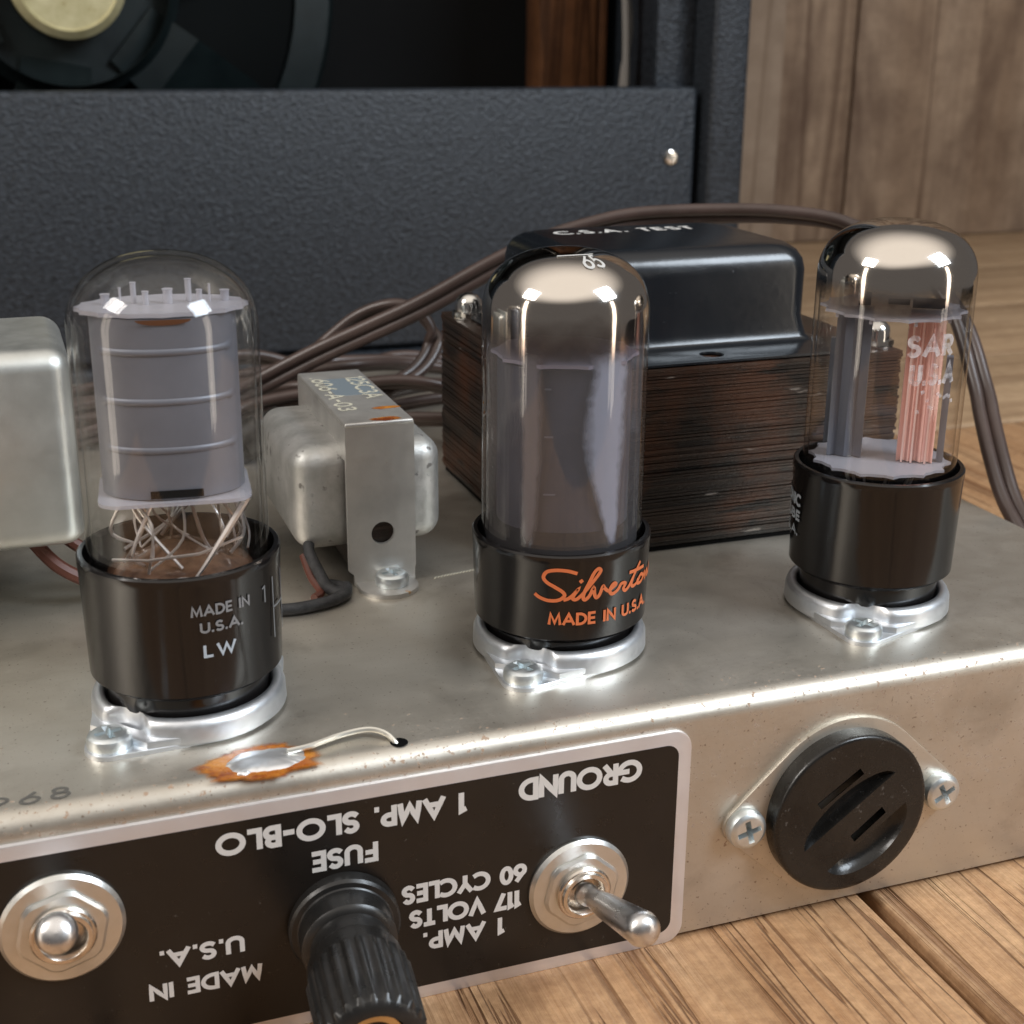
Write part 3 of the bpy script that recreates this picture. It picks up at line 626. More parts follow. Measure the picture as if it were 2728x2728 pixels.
def cam_az(i): return math.degrees(math.atan2(CAM.y-TUBES[i][1], CAM.x-TUBES[i][0])) % 360
def spiky_disc(R, n, amp, hole=None): return [((R+(amp if k % 4 == 0 else 0)*1.0)*math.cos(2*pi*k/n), (R+(amp if k % 4 == 0 else 0))*math.sin(2*pi*k/n)) for k in range(n)]

# --- left: clear beam power tube
t1 = thing('vacuum_tube', 'clear glass vacuum tube with ribbed grey plate inside, nearest the left edge', 'vacuum tube', (*TUBES[0], 0), group='octal vacuum tubes on the chassis')
tb = tube_base(t1, 0.775, 2.93)
def cyl_text(parent, txt, a0, a1, zm, h, hw, mat, R, gap=0.27):
    wd = rad(a1-a0)*R; b = MB(); strokes(b, text_lines(txt, wd-2*hw, h-2*hw, gap), hw, on_cyl(R, a0+math.degrees(hw/R), zm-h/2+hw), 0.004); return b.obj('lettering', mat, parent, smooth=20)
cyl_text(tb, 'MADE IN', 267, 302.5, 2.37, 0.19, 0.019, 'greyink', 1.648)
cyl_text(tb, 'U.S.A.', 271.6, 297.5, 2.08, 0.19, 0.020, 'greyink', 1.642)
cyl_text(tb, 'LW', 272.8, 292.3, 1.67, 0.23, 0.024, 'palegrey', 1.63, 0.35)
cyl_text(tb, '1', 313, 316, 2.33, 0.30, 0.016, 'dimink', 1.648)
cyl_text(tb, 'H', 324, 340, 2.0, 1.1, 0.018, 'dimink', 1.646)
A1 = Matrix.Rotation(rad(cam_az(0))+pi/2, 4, 'Z')      # local -y faces the camera
# plate: flattened barrel with three rolled ribs
zp0, zp1 = 3.98, 6.86
def oval(a, r): return r
prof = [(1.0, zp0)]
for zr in (4.78, 5.56, 6.34): prof += [(1.0, zr-0.11), (1.0, zr-0.055), (1.022, zr-0.04), (1.030, zr), (1.022, zr+0.04), (1.0, zr+0.055), (1.0, zr+0.11)]
prof += [(1.0, zp1)]
def flat(a, r, z):
    cx, sy = abs(math.cos(a)), abs(math.sin(a)); return (1/r if r > 1.001 and sy < 0.42 else 1)/((cx/1.13)**2.1+(sy/0.82)**2.1)**(1/2.1)
pl = MB().lathe(prof, 96, rf=flat, xf=A1, cap0=False, cap1=False).obj('plate', 'plate', t1, smooth=50)
b = MB(); b.add([(x, -0.835, z) for x, z in ((-0.38, zp0+0.03), (0.44, zp0+0.03), (0.44, zp0+0.16), (-0.38, zp0+0.16))], [(0, 1, 2, 3)], A1); b.obj('lower_window', 'dark', pl)
arcp = [(-0.42, zp1-0.005)]+[(0.42*math.cos(rad(a)), zp1-0.005-0.09*math.sin(rad(a))) for a in range(180, -1, -15)]
b = MB(); b.add([(x, -0.835, z) for x, z in arcp], [tuple(range(len(arcp)))], A1); b.obj('upper_window', 'copperdark', pl)
b = MB(); b.prism([(1.30*math.cos(2*pi*k/48)*(0.98 if k % 3 else 1.03), 0.82*math.sin(2*pi*k/48)*(0.98 if k % 3 else 1.02)) for k in range(48)], 6.88, 6.95, xf=A1); b.obj('upper_mica', 'mica', t1)
b = MB(); b.prism(rrect(-1.20, 1.20, -0.92, 0.92, 0.35), 3.90, 3.96, xf=A1); b.obj('lower_mica', 'mica', t1)
b = MB()
for x, y, h_, rr in ((-0.62, -.1, .26, .02), (-0.42, .1, .30, .045), (-0.24, -.05, .18, .05), (0.10, .0, .20, .075), (0.42, .1, .33, .05), (0.58, -.15, .2, .045), (0.74, 0, .26, .018), (-.85, .05, .14, .07), (.98, .1, .14, .07)):
    b.lathe([(rr, 6.95), (rr, 6.95+h_), (rr*1.2, 6.95+h_+0.03)], 10, xf=A1 @ T(x, y, 0))
b.obj('support_post', 'mica', t1)
b = MB(); b.lathe([(1.22, 2.45), (1.18, 2.55), (0.98, 2.68), (0.66, 2.78), (0.34, 2.98), (0.2, 3.02)], 48); b.obj('stem', 'stem', t1)
rnd = random.Random(5)
for i in range(22):
    a = 2*pi*i/22+rnd.uniform(-.2, .2); x0, y0 = 0.95*math.cos(a), 0.62*math.sin(a); a2 = a+rnd.uniform(-1.3, 1.3); rr = rnd.uniform(.55, 1.15)
    mid = ((x0+rr*math.cos(a2))/2+rnd.uniform(-.4, .4), (y0+rr*math.sin(a2)*.9)/2+rnd.uniform(-.3, .3), rnd.uniform(3.0, 3.6))
    MB().tube(smooth([(x0*0.9, y0*0.9, 3.92), mid, (rr*math.cos(a2), rr*math.sin(a2), 2.78)], 5), 0.022 if i % 3 else 0.032, 6, xf=A1).obj('lead_wire', 'wire', t1)
b = MB(); b.tube([(1.12, -0.55, 3.85), (0.75, -0.85, 3.4), (0.40, -1.05, 2.95), (0.2, -1.1, 2.7)], 0.05, 6, xf=A1, taper=lambda q: 1.3-0.8*q); b.tube([(-0.45, -1.2, 2.72), (0.0, -1.22, 2.78), (0.35, -1.18, 2.74)], 0.03, 6, xf=A1); b.tube([(-1.05, -0.7, 3.0), (-0.5, -1.0, 3.05), (0.3, -1.05, 3.12), (1.0, -0.75, 3.25)], 0.026, 6, xf=A1); b.obj('strap_wire', 'wire', t1)
glass(t1, 'clear', 2.93, 7.77, 1.15, 2.2)

# --- middle: smoked tube with mirror top
t2 = thing('vacuum_tube', 'smoked glass vacuum tube with mirrored top and orange script lettering on its black base', 'vacuum tube', (*TUBES[1], 0), group='octal vacuum tubes on the chassis')
tb = tube_base(t2, 0.643, 2.353)
SIG = [
 [(257.6,2.045),(252.2,2.092),(245.5,2.105),(239.7,2.069),(237.4,1.966),(239.4,1.869),(244.9,1.776),(249.5,1.689),(250.4,1.612),(246.7,1.532),(240.0,1.521),(234.8,1.572),(232.4,1.620)],
 [(250.5,1.542),(253.4,1.573),(256.7,1.660),(259.2,1.747),(256.7,1.647),(255.6,1.571),(257.6,1.543),(261.0,1.615),(266.1,1.783),(270.8,1.947),(273.2,2.053),(271.6,2.098),(268.9,2.031),(266.0,1.860),(263.1,1.688),(262.3,1.573),(263.6,1.528),(266.4,1.600),(268.9,1.745),(269.6,1.62),(271.0,1.545),(273.2,1.60),(275.2,1.745),(276.6,1.70),(279.2,1.640),(282.3,1.683),(284.9,1.732),(283.3,1.761),(280.9,1.692),(280.6,1.602),(282.7,1.563),(286.7,1.616),(289.4,1.714),(293.1,1.692),(291.4,1.608),(293.3,1.554),(296.5,1.607),(301.9,1.798),(307.9,1.98)],
 [(303.2,1.86),(299.2,1.650),(300.8,1.575),(305.3,1.604),(309.0,1.692),(306.0,1.642),(306.9,1.575),(311.4,1.575),(314.2,1.650),(311.0,1.719),(308.6,1.696)],
 [(297.0,1.874),(313.3,1.85)],
 [(313.6,1.607),(317.0,1.70),(318.0,1.57),(321.0,1.69),(323.0,1.69),(323.4,1.57),(326.5,1.61),(329.5,1.66),(331.5,1.72),(330,1.75),(328,1.68),(328.6,1.58),(331.5,1.56),(336,1.63)],
 [(260.3,1.88),(261.2,1.90)]]
b = MB(); RS = 1.635
ln = []
for q in SIG: ln.append([(p[0], p[1]) for p in smooth([(rad(a)*RS, z, 0) for a, z in q], 5)])
strokes(b, ln, 0.033, lambda u, v, l: ((1.602+0.0325*(v-0.743)+l)*math.cos(u/RS), (1.602+0.0325*(v-0.743)+l)*math.sin(u/RS), v), 0.006); b.obj('script_lettering', 'orange', tb, smooth=20)
cyl_text(tb, 'MADE IN U.S.A.', 240.4, 320, 1.17, 0.245, 0.026, 'orange', 1.628)
A2 = Matrix.Rotation(rad(cam_az(1))+pi/2, 4, 'Z')
def flat2(a, r, z):
    cx, sy = abs(math.cos(a)), abs(math.sin(a)); return 1/((cx/1.20)**2.2+(sy/1.10)**2.2)**(1/2.2)
MB().lathe([(1.0, 2.6), (1.0, 5.55)], 72, rf=flat2, xf=A2, cap0=True, cap1=True).obj('plate', 'darkplate', t2, smooth=50)
b = MB(); b.prism([(x, y) for x, y in spiky_disc(1.22, 40, 0.1)], 5.60, 5.66, xf=A2); b.obj('upper_mica', 'micadim', t2)
b = MB()
for i, zz in enumerate((3.3, 4.35, 5.2)): b.box(-0.33, -0.12-0.05*i, -1.122, -1.113, zz, zz+0.03, xf=A2)
b.obj('plate_crimp', 'plate', t2)
def light_strip(bounds, mt):  # added strip inside the glass, shaped and coloured like light on the tube
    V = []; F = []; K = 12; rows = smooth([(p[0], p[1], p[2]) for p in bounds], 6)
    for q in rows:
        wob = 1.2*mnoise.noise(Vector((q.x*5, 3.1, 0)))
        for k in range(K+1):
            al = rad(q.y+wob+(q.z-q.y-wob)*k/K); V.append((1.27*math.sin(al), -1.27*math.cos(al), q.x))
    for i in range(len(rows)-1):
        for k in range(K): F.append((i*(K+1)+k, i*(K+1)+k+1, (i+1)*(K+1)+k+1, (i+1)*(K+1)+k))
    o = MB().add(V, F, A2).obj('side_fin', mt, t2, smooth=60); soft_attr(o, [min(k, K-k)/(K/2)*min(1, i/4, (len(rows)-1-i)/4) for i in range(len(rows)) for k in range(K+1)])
light_strip([(2.3, 40, 52), (2.8, 33, 54), (3.5, 22, 56), (4.2, 15, 60), (4.9, 15, 61), (5.35, 19, 62), (5.62, 20, 62), (5.9, 18, 60)], 'palefin')
light_strip([(2.3, -36, -22), (3.0, -37, -18), (4.2, -37, -15), (5.6, -38, -16), (5.85, -34, -18)], 'warmfin')
g2 = glass(t2, 'clear', 2.353, 7.471, 1.12, 2.35, inner='smoke', zin=6.3)
MB().lathe(dome_profile(1.472, 5.6, 7.463, 1.118, 18, 2.35), 96, cap0=False, cap1=False).obj('getter_mirror', 'getA', t2, smooth=180)
MAT['domeink'] = simple('dome_ink', (0.5, 0.49, 0.47), 0.6)
b = MB(); a0 = cam_az(1)+20
def on_dome(u, v, l):
    a = rad(a0)+u/0.9; r = 0.98-v; return (r*math.cos(a), r*math.sin(a), 7.471-1.12+1.12*(1-(r/1.48)**2.35)**(1/2.35)+0.004+l)
strokes(b, text_lines('65', 0.36, 0.34), 0.026, on_dome, 0.003); strokes(b, [[(-0.55, 0.36), (-0.3, 0.40), (0.0, 0.42), (0.45, 0.40)]], 0.02, on_dome, 0.003); b.obj('lettering', 'domeink', g2, smooth=20)

# --- right: rectifier with two plates, silver getter
t3 = thing('vacuum_tube', 'clear glass vacuum tube with silver top, one grey and one copper coloured plate', 'vacuum tube', (*TUBES[2], 0), group='octal vacuum tubes on the chassis')
tb = tube_base(t3, 0.833, 3.014)
cyl_text(tb, 'TRONIC', 138, 177, 2.30, 0.26, 0.030, 'palegrey', 1.648)
cyl_text(tb, 'TUBE', 146, 177, 1.98, 0.22, 0.028, 'palegrey', 1.642)
cyl_text(tb, 'U.S.A.', 140, 175, 1.66, 0.2, 0.024, 'palegrey', 1.635)
A3 = Matrix.Rotation(rad(cam_az(2))+pi/2, 4, 'Z')
def zigzag(cx, cy, wx, wy, steps, amp):
    P = []
    for k in range(steps+1): P.append((cx-wx/2+wx*k/steps, cy-wy/2+(amp if k % 2 else 0)))
    for k in range(steps+1): P.append((cx+wx/2-wx*k/steps, cy+wy/2-(amp if k % 2 else 0)))
    return P
MB().prism(zigzag(-0.68, 0.0, 0.66, 0.55, 4, 0.10), 3.12, 6.02, xf=A3).obj('grey_plate', 'plateblue', t3, smooth=20)
MB().prism(zigzag(-0.98, 0.12, 0.26, 0.2, 2, 0.05), 3.3, 5.4, xf=A3).obj('grey_fin', 'plateblue', t3, smooth=20)
cp_ = MB().prism(zigzag(0.66, 0.0, 0.68, 0.55, 6, 0.11), 3.12, 6.02, xf=A3).obj('copper_plate', 'copper', t3, smooth=20)
b = MB()
for x in (0.42, 0.60, 0.86): b.box(x-0.018, x+0.018, -0.34, -0.27, 3.12, 6.02, xf=A3)
b.obj('plate_seam', 'copper', cp_, smooth=20)
MB().box(1.08, 1.2, -0.12, 0.1, 3.12, 5.2, xf=A3).obj('support_strip', 'plate', t3)
for z in (6.03, 3.05):
    b = MB(); b.prism(spiky_disc(1.26, 56, 0.11), z, z+0.055, xf=A3); b.obj('upper_mica' if z > 5 else 'lower_mica', 'mica', t3)
b = MB()
for k in range(9): a = 2*pi*k/9+.2; b.box(1.18*math.cos(a)-.03, 1.18*math.cos(a)+.03, 1.18*math.sin(a)-.03, 1.18*math.sin(a)+.03, 5.94, 6.03, xf=A3)
b.obj('mica_tab', 'mica', t3)
b = MB(); b.box(0.35, 0.95, -0.05, 0.02, 6.09, 6.28, xf=A3); b.box(-0.65, -0.42, -0.05, 0.02, 6.09, 6.34, xf=A3); b.box(-0.1, 0.3, 0.2, 0.26, 6.09, 6.2, xf=A3); b.obj('top_bracket', 'darkplate', t3)
b = MB()
for x, y in ((-0.62, -.2), (-0.5, -.1), (.62, -.2), (.2, .3), (-.3, .4), (.75, .2)): b.tube([(x, y, 3.05), (x*0.95, y, 2.75), (x*0.8, y*0.8, 2.45)], 0.03, 6, xf=A3)
b.obj('lead_wire', 'wire', t3)
g3 = glass(t3, 'clear', 3.014, 7.743, 1.1, 2.35, inner='clear', zin=6.3)
MB().lathe(dome_profile(1.472, 6.2, 7.735, 1.098, 18, 2.35), 96, cap0=False, cap1=False).obj('getter_mirror', 'getB', t3, smooth=180)
for txt, a0_, a1_, zm in (('SAR', 246.4, 284, 5.63), ('U.S.A', 250, 288, 5.10)): cyl_text(g3, txt, a0_, a1_, zm, 0.42, 0.048, 'etch', 1.484, 0.35)
b = MB()
for k in range(11): 
    a = 258+k*3.0+rnd.uniform(-1, 1); z = 4.55+rnd.uniform(-.22, .22); strokes(b, [[(0, 0), (0.03, 0.01)]], 0.035, on_cyl(1.484, a, z), 0.004)
b.obj('worn_print', 'etch', g3)

# ------------------------------------------------------------------ power transformer
pt = thing('power_transformer', 'large power transformer with brown lamination stack and black top cover', 'transformer', (4.55, 4.36, 0))
hx, hy = 4.32, 3.71; b = MB(); N = 54; z = 0.14; rnd = random.Random(3); zt = 4.18
for k in range(N):
    h_ = (zt-0.14)/N; dx, dy = rnd.uniform(-.026, .022), rnd.uniform(-.026, .022); b.box(-hx-dx, hx+dx, -hy-dy, hy+dy, z+0.001*(k > 0), z+h_-rnd.choice((0.004, 0.006, 0.012, 0.022))); z += h_
b.obj('lamination_stack', 'lam', pt, smooth=15, kind='stuff')
b = MB(); b.box(-hx+0.08, hx-0.08, -hy+0.08, hy-0.08, 0.1, zt-0.02); b.obj('core', 'dark', pt)
b = MB(); b.box(-hx+0.05, hx-0.05, -hy+0.05, hy-0.05, 0.004, 0.135, 0.02); b.obj('foot_pad', 'dark', pt)
# black cover with flange
def cover():
    V = []; F = []; n = None
    secs = []
    cx0, cx1, cy0, cy1 = -3.30, 2.72, -2.25, 2.25
    lay = [(0.32, 0.035, 0.10), (0.12, 0.05, 0.2), (0.04, 0.13, 0.32), (0.02, 0.34, 0.42), (0.0, 0.6, 0.5), (0.0, 1.62, 0.5), (0.04, 1.86, 0.52), (0.14, 2.05, 0.56), (0.30, 2.17, 0.62), (0.52, 2.22, 0.66)]
    for off, z, r in lay:
        o = -off if z < 0.5 else off
        P = rrect(cx0+o, cx1-o, cy0+o, cy1-o, r, 8); secs.append([(x, y, zt+0.04+z) for x, y in P])
    n = len(secs[0])
    for s_ in secs: V += s_
    for i in range(len(secs)-1):
        for k in range(n): F.append((i*n+k, i*n+(k+1) % n, (i+1)*n+(k+1) % n, (i+1)*n+k))
    F.append(tuple((len(secs)-1)*n+k for k in range(n))); return V, F
cv = MB().add(*cover()).obj('cover', 'enamel', pt, smooth=50)
fo = rrect(-3.95, 2.9, -hy+0.03, hy-0.03, 0.12); MB().prism(fo, zt+0.03, zt+0.085, holes=[circle(-0.22, -hy+0.62, 0.27, 24), rrect(-3.2, 2.6, -2.2, 2.2, 0.4)], bev=0.012).obj('cover_flange', 'enamel', cv, smooth=30)
b = MB(); strokes(b, text_lines('C.S.A. TEST', 3.55, 0.42, 0.35), 0.05, lambda u, v, l: (-2.35+u, 0.75+v, zt+0.04+2.222+l), 0.004); b.obj('lettering', 'ink', cv, smooth=20)
for x, y in ((-3.88, 2.84), (3.98, -3.10), (3.98, 2.84), (-3.88, -3.10)):
    b = MB(); b.lathe([(0.42, zt+0.003), (0.42, zt+0.05)], 24, xf=T(x, y, 0)); b.lathe([(0.40, zt+0.06), (0.40, zt+0.16)], 18, rf=lambda a, r, z: 1+0.06*math.cos(9*a), xf=T(x, y, 0)); b.lathe([(0.33, zt+0.16), (0.33, zt+0.34), (0.30, zt+0.46), (0.21, zt+0.56), (0.08, zt+0.61), (0.001, zt+0.615)], 24, xf=T(x, y, 0), cap1=False); b.obj('acorn_nut', 'acorn', pt, smooth=35)

# ------------------------------------------------------------------ small choke transformer
ck = thing('choke_transformer', 'small tin clad transformer with folded bracket and rounded bell ends', 'transformer', (-3.36, 0.80, 0))
bw = 0.72; bl = 4.55; th = 0.10; bt = 3.53
br = MB(); pf = plate_pf = Matrix(((1, 0, 0, 0), (0, 0, 1, 0), (0, 1, 0, 0), (0, 0, 0, 1)))      # local (x, z, depth y)
front = MB(); outl = [(-bw+0.12, 0.02), (bw-0.02, 0.02), (bw-0.02, 0.28), (bw, 0.36), (bw, bt-0.06), (-bw, bt-0.06), (-bw, 0.36), (-bw+0.12, 0.25)]
front.prism(outl, -0.0, th, holes=[circle(0.02, 1.13, 0.245, 28)], xf=pf)
fr = front.obj('bracket', 'bracket', ck, smooth=30)
b = MB(); b.box(-bw, bw, -0.012, bl, bt-0.11, bt, 0.045, 3); b.box(-bw+0.003, bw-0.003, bl-0.1, bl+0.01, 0.05, bt-0.05, 0.03); b.obj('bracket_top', 'bracket', ck)
b = MB(); b.box(-bw-0.001, -bw+0.07, 0.06, bl-0.08, bt-0.82, bt-0.10, 0.02); b.box(bw-0.07, bw+0.001, 0.06, bl-0.08, bt-0.82, bt-0.10, 0.02); b.obj('bracket_side', 'bracket', ck)
b = MB(); b.box(-0.6, 0.6, 0.13, bl-0.15, 0.30, bt-0.13); b.obj('core', 'lam', ck)
ft = hull([(-0.58, 0.1), (0.66, 0.1)]+circle(0.04, -0.28, 0.62, 40)); MB().prism([(x, y) for x, y in ft], 0.002, 0.095, bev=0.02).obj('mounting_foot', 'bracket', ck)
screw_head(ck, (0.12, -0.27, 0.096), 0.35, 0.26, Matrix.Identity(4), 'screw', 0.2)
for sg, x0, x1 in ((-1, -1.74, -bw+0.45), (1, bw-0.45, 1.44)):
    MB().box(x0, x1, 0.30, bl-0.35, 0.72, bt-0.56, 0.46, 8).obj('bell_end', 'bell', ck, smooth=60)
b = MB(); f1 = lambda x0, sgn: (lambda u, v, l: (x0+v, bl-0.9-u, bt+l))
strokes(b, text_lines('125C3A', 1.95, 0.36, 0.25), 0.034, lambda u, v, l: (0.22+v, bl-0.75-u, bt+l), 0.004); strokes(b, text_lines('.606-A-03', 2.9, 0.34, 0.25), 0.034, lambda u, v, l: (-0.56+v, bl-0.65-u, bt+l), 0.004); b.obj('stamped_lettering', 'emboss', fr); MB().box(-0.36, 0.62, 2.2, 3.75, bt-0.01, bt+0.002).obj('paint_patch', 'patch', fr)
stain(fr, 'resin_stain', 'flux', 0.18, 0.14, 0.38, 0.15, 0.006, 4.1, xf=T(0, 0, bt)); stain(fr, 'resin_stain', 'flux', 0.42, 1.0, 0.34, 0.12, 0.006, 9.1, xf=T(0, 0, bt))

# ------------------------------------------------------------------ big tin transformer at the left edge
ot = thing('output_transformer', 'large pale tin clad transformer cut off by the left edge', 'transformer', (-12.4, 1.0, 0))
MB().box(-0.9, 3.22, 0.0, 3.8, 1.45, 5.35, 0.40, 6).obj('bell_end', 'zincbox', ot, smooth=60)
MB().box(-3.4, -0.6, -0.4, 4.4, 0.12, 6.2, 0.08, 3).obj('bracket', 'zincbox', ot)
MB().box(-3.2, -0.8, -0.3, 4.3, 0.02, 0.12).obj('foot', 'dark', ot)
b = MB(); b.tube(smooth([(2.0, 1.3, 1.6), (2.6, 0.6, 0.95), (3.3, 0.6, 0.45), (3.7, 1.2, 0.02)], 6), 0.14, 8); b.tube(smooth([(2.5, 1.5, 1.6), (3.0, 1.0, 1.2), (3.6, 1.1, 0.7), (4.0, 1.6, 0.02)], 6), 0.13, 8); b.obj('lead_wire', 'redwire', ot)

# ------------------------------------------------------------------ cords
def twin(path, r, sep, roll0=0.0, twist=0.0, name='conductor', parent=None):
    P = smooth(path, 8); N = None; A = []; B = []
    for i, p in enumerate(P):
        t = (P[min(i+1, len(P)-1)]-P[max(i-1, 0)]).normalized(); a = Vector((0, 0, 1)) if abs(t.z) < 0.95 else Vector((0, 1, 0)); n = (a-t*a.dot(t)).normalized(); bb = t.cross(n)
        ang = roll0+(twist(i/(len(P)-1)) if callable(twist) else twist*i/(len(P)-1)); d = n*math.cos(ang)+bb*math.sin(ang); A.append(p+d*sep/2); B.append(p-d*sep/2)
    for q in (A, B): MB().tube(q, r, 12).obj(name, 'cord', parent, smooth=60)
pc = thing('mains_cable', 'brown twin power cord arching over the black transformer to the right edge', 'cable')
CORD = [(-6.6,13.0,0.6),(-5.3,13.00,0.85),(-4.38,13.00,1.13),(-3.54,13.00,1.47),(-2.03,12.50,2.29),(-0.61,12.00,2.99),(0.79,11.50,3.70),(2.63,11.00,4.75),(3.80,10.80,5.28),(5.10,10.50,5.72),(6.55,10.20,6.03),(8.64,9.50,6.16),(10.24,8.50,6.20),(11.64,7.50,5.99),(12.73,6.00,5.23),(13.21,4.50,4.05),(13.15,3.20,2.50),(12.88,2.40,1.76),(12.50,1.40,1.01),(12.29,0.50,0.24),(12.22,-0.60,-0.53),(12.4,-2.2,-2.2),(12.9,-3.2,-4.2),(14,-3.8,-4.55),(18,-5,-4.55)]
def tw(t): return 0.25 if t < 0.35 else (0.25+(t-0.35)/0.3*1.25 if t < 0.65 else 1.5)
twin(CORD, 0.172, 0.335, 0.0, lambda t: tw(t), 'conductor', pc)
lc = thing('cord_loop', 'brown cord looped behind the small tin transformer', 'cord')
LOOP = [(-4.4,14.6,0.25),(-3.6,14.6,0.5),(-2.57,14.50,1.20),(-1.30,14.30,2.30),(-0.40,14.00,3.01),(0.50,13.50,3.36),(1.13,13.20,3.14),(1.51,13.00,2.53),(1.35,12.80,2.04),(0.82,12.50,1.59),(-0.06,12.20,1.26),(-0.82,12.00,0.91),(-1.8,11.8,0.6),(-3.0,11.7,0.4)]
twin(LOOP, 0.15, 0.29, 0.9, 0.6, 'conductor', lc)
hc = thing('cord_bundle', 'brown cord lying in folds on the chassis behind the small transformer', 'cord')
FOLDS = []
rf_ = random.Random(11)
for k in range(6):
    y0 = 12.8+1.05*k; FOLDS.append([(-9.5, y0+rf_.uniform(-.6, .6), .2), (-6.0, y0+rf_.uniform(-.7, .7), .25+.6*rf_.random()), (-3.0, y0+rf_.uniform(-.7, .7), .3+.8*rf_.random()), (-0.5, y0+rf_.uniform(-.7, .7), .3+.8*rf_.random()), (2.0, y0+rf_.uniform(-.7, .7), .25+.6*rf_.random()), (5.0, y0+rf_.uniform(-.5, .5), .2)])
for pth in FOLDS+list(([(-6.5, 12.2, 0.2), (-4.5, 11.9, 0.35), (-2.5, 11.2, 0.6), (-0.5, 10.4, 0.8), (1.2, 10.0, 0.75), (2.6, 10.2, 0.4), (4, 11, 0.2)],
            [(-6.0, 11.6, 0.2), (-4.2, 12.6, 0.8), (-2.2, 12.3, 1.2), (0.0, 11.8, 1.5), (1.6, 11.6, 1.2), (3.4, 12.2, 0.3)])):
    twin(pth, 0.16, 0.31, 0.5, 0.8, 'fold', hc)
bk = thing('strain_relief', 'black rubber strain relief on the cord behind the small transformer', 'strain relief', (-4.55, 10.6, 0.0))
b = MB(); b.lathe([(0.5, 0), (0.52, 0.5), (0.40, 0.6), (0.42, 1.2), (0.3, 1.3), (0.2, 1.25)], 28, xf=T(0, 0, 0.5) @ Matrix.Rotation(rad(65), 4, 'Y')); b.lathe([(0.3, 0), (0.72, 0.03), (0.74, 0.32), (0.3, 0.35)], 28, xf=T(-0.4, 0.1, 0.02)); b.obj('sleeve', 'knob', bk)
bwire = thing('cloth_wire', 'black cloth covered wire curled on the chassis beside the left tube', 'wire')
b = MB(); b.tube(smooth([(-4.6, 1.7, 0.95), (-4.85, 1.1, 0.85), (-4.75, 0.7, 0.5), (-4.6, 0.45, 0.2), (-4.35, 0.3, 0.13), (-4.3, 0.6, 0.13), (-4.5, 0.8, 0.13)], 7), 0.12, 10); b.obj('curl', 'blackcloth', bwire)
b = MB(); b.tube(smooth([(-4.2, 0.6, 0.13), (-4.35, 0.15, 0.13), (-4.9, -0.15, 0.13), (-5.7, -0.2, 0.13), (-6.4, 0.2, 0.13)], 7), 0.125, 10); b.obj('tail', 'blackcloth', bwire)
rw = thing('lead_wire', 'short red brown wire on the chassis beside the black cloth wire', 'wire')
b = MB(); b.tube(smooth([(-4.9, 1.4, 0.6), (-4.85, 0.9, 0.3), (-4.75, 0.5, 0.12), (-4.95, 0.25, 0.1)], 6), 0.09, 8); b.obj('sleeve', 'redwire', rw)

# ------------------------------------------------------------------ toggle switches
def make_switch(tipv, lab, x, z):
    t = thing('toggle_switch', lab, 'toggle switch', (x, YF, z), group='toggle switches on the name plate')
    MB().lathe([(0.30, 0.0), (0.93, 0.0), (0.94, 0.05), (0.88, 0.11), (0.66, 0.13), (0.30, 0.13)], 64, xf=RX, cap0=False, cap1=False).obj('washer', 'washer', t)
    MB().lathe([(0.36, 0.12), (0.70, 0.121), (0.70, 0.17), (0.65, 0.205), (0.40, 0.215)], 72, rf=lambda a, r, z: 1 if r < 0.5 else min(1.0, 0.925/max(math.cos((a % (pi/3))-pi/6), 0.1)), xf=RX @ Matrix.Rotation(0.3, 4, 'Z'), cap0=False, cap1=False).obj('hex_nut', 'washer', t, smooth=20)
    bu = MB().lathe([(0.50, 0.14), (0.50, 0.27), (0.47, 0.30), (0.44, 0.30), (0.42, 0.36), (0.36, 0.37), (0.32, 0.32), (0.28, 0.05), (0.02, 0.04)], 48, xf=RX, cap0=False).obj('bushing', 'nickel', t)
    d = Vector(tipv); L = d.length; q = d.normalized().to_track_quat('Z', 'Y').to_matrix().to_4x4()
    pr = [(0.16, -0.05), (0.21, 0.08), (0.20, 0.2), (0.155, 0.30), (0.17, 0.4), (0.225, 0.8), (0.285, L-0.35), (0.30, L-0.22), (0.27, L-0.09), (0.19, L-0.02), (0.09, L+0.005), (0.001, L+0.01)]
    MB().lathe(pr, 40, xf=T(0, -0.22, 0) @ q, cap1=False).obj('lever', 'lever', t, smooth=60)
    return t
make_switch((0.22, -2.15, 0.56), 'toggle switch with lever pointing out to lower right, beside the word ground', -1.86, -3.12)
make_switch((-0.10, -1.38, 0.98), 'toggle switch seen end on at the left edge of the black plate', -10.42, -1.95)

# ------------------------------------------------------------------ fuse holder
fh = thing('fuse_holder', 'black fuse holder with ribbed screw cap sticking out below the word fuse', 'fuse holder', (-6.06, YF, -2.86), rot=(0, 0, rad(-5)))
MB().lathe([(0.92, 0.0), (0.92, 0.22), (0.88, 0.27), (0.80, 0.28), (0.78, 0.30), (0.78, 0.72), (0.73, 0.78), (0.66, 0.80), (0.66, 1.15), (0.3, 1.15)], 72, xf=RX).obj('collar', 'knob', fh, smooth=35)
def rib(a, r, z): return 1+(0.035*max(-0.6, math.cos(24*a)) if 1.62 < z < 3.05 else 0)
MB().lathe([(0.64, 1.14), (0.72, 1.18), (0.76, 1.26), (0.76, 1.48), (0.79, 1.56), (0.80, 1.63), (0.80, 1.9), (0.79, 2.4), (0.78, 3.0), (0.74, 3.08), (0.66, 3.14), (0.52, 3.16), (0.48, 3.05), (0.46, 2.9), (0.1, 2.88)], 240, rf=rib, xf=RX).obj('ribbed_cap', 'knob', fh, smooth=30)
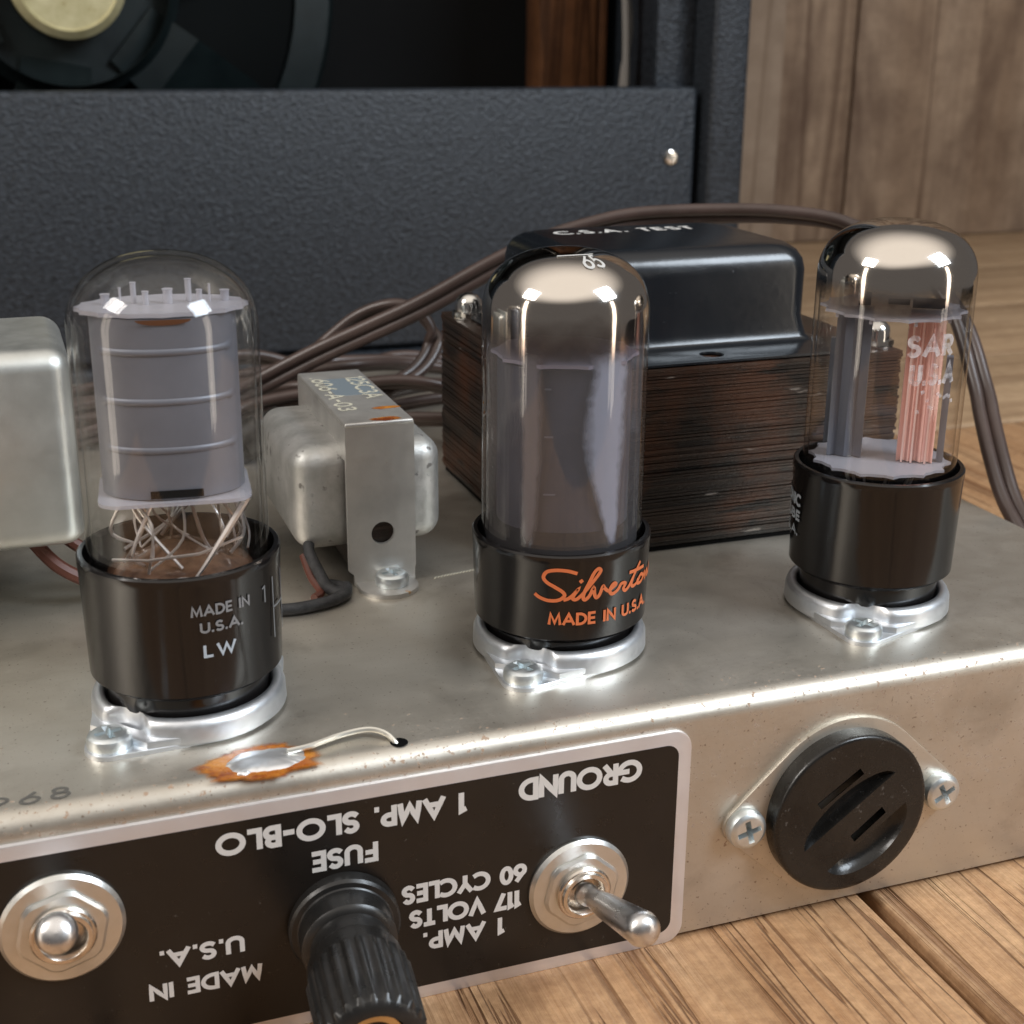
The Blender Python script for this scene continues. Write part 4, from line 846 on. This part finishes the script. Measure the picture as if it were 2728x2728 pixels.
MB().lathe([(0.44, 2.9), (0.44, 3.02), (0.34, 3.04), (0.30, 2.9)], 40, xf=RX, cap0=False, cap1=False).obj('contact_ring', 'brass', fh)

# ------------------------------------------------------------------ power outlet
po = thing('power_outlet', 'round black two slot power outlet on a steel lug plate', 'power outlet', (3.42, YF+0.08, -2.56))
ears = [(-2.06, -0.02), (2.12, -0.05)]
lug = hull([(round(x, 4), round(y, 4)) for x, y in circle(0.03, 0.0, 1.80, 60)+circle(*ears[0], 0.40, 24)+circle(*ears[1], 0.40, 24)])
MB().prism(lug, 0.0, 0.09, bev=0.03, xf=RX).obj('lug_plate', 'chassis', po, smooth=30)
for (x, z), a in zip(ears, (0.25, 0.5)): screw_head(po, (x, -0.09, z), 0.38, 0.24, RX, 'screw', a)
ang = rad(36); Ra = Matrix.Rotation(ang, 4, 'Z'); R0 = 1.55
def cres(sg):
    if sg > 0: return [(1.12*math.cos(rad(a)), 0.04+0.48*math.sin(rad(a))) for a in range(6, 175, 8)]
    return [(-0.02+0.98*math.cos(rad(a)), -0.57-0.66*math.sin(rad(a))) for a in range(6, 175, 8)][::-1]
def rot2(P, a): return [(x*math.cos(a)-y*math.sin(a), x*math.sin(a)+y*math.cos(a)) for x, y in P]
body = MB(); body.lathe([(1.60, 0.09), (1.60, 0.38), (1.585, 0.425), (1.555, 0.448), (1.50, 0.45)], 96, xf=RX, cap0=False, cap1=False)
slots = [[(-0.40, 0.60), (0.62, 0.57), (0.62, 0.73), (-0.40, 0.76)], [(-0.26, -0.36), (0.54, -0.33), (0.54, -0.50), (-0.26, -0.53)]]
crs = [cres(1), cres(-1)]
bmf = bmesh.new()
lo_ = [circle(0, 0, 1.50, 96)]+[rot2(q, ang) for q in slots]+[rot2(c, ang) for c in crs]; es = []
vl = []
for lp in lo_:
    vs = [bmf.verts.new((x, y, 0.45)) for x, y in lp]; vl.append(vs); es += [bmf.edges.new((vs[i], vs[(i+1) % len(vs)])) for i in range(len(vs))]
bmesh.ops.triangle_fill(bmf, edges=es, use_beauty=True)
for c, vs, sg in zip(crs, vl[3:], (1, -1)):
    ring = vs
    for sc_, dz in ((0.95, 0.40), (0.82, 0.30), (0.62, 0.25), (0.3, 0.235)):
        mx = (0.0, 0.22) if sg > 0 else (-0.05, -0.80); low = [(mx[0]+(x-mx[0])*sc_, mx[1]+(y-mx[1])*sc_) for x, y in c]; nv = [bmf.verts.new((*p, dz)) for p in rot2(low, ang)]
        for i in range(len(nv)): bmf.faces.new((ring[i], ring[(i+1) % len(nv)], nv[(i+1) % len(nv)], nv[i]))
        ring = nv
    bmf.faces.new(ring)
body.bm(bmf, RX); body.obj('body', 'outlet', po, smooth=40)
for sl in slots:
    sgn = 1 if sl[0][1] > 0 else -1
    b = MB(); b.prism(rot2(sl, ang), 0.16, 0.30, xf=RX); b.obj('slot', 'dark', po)
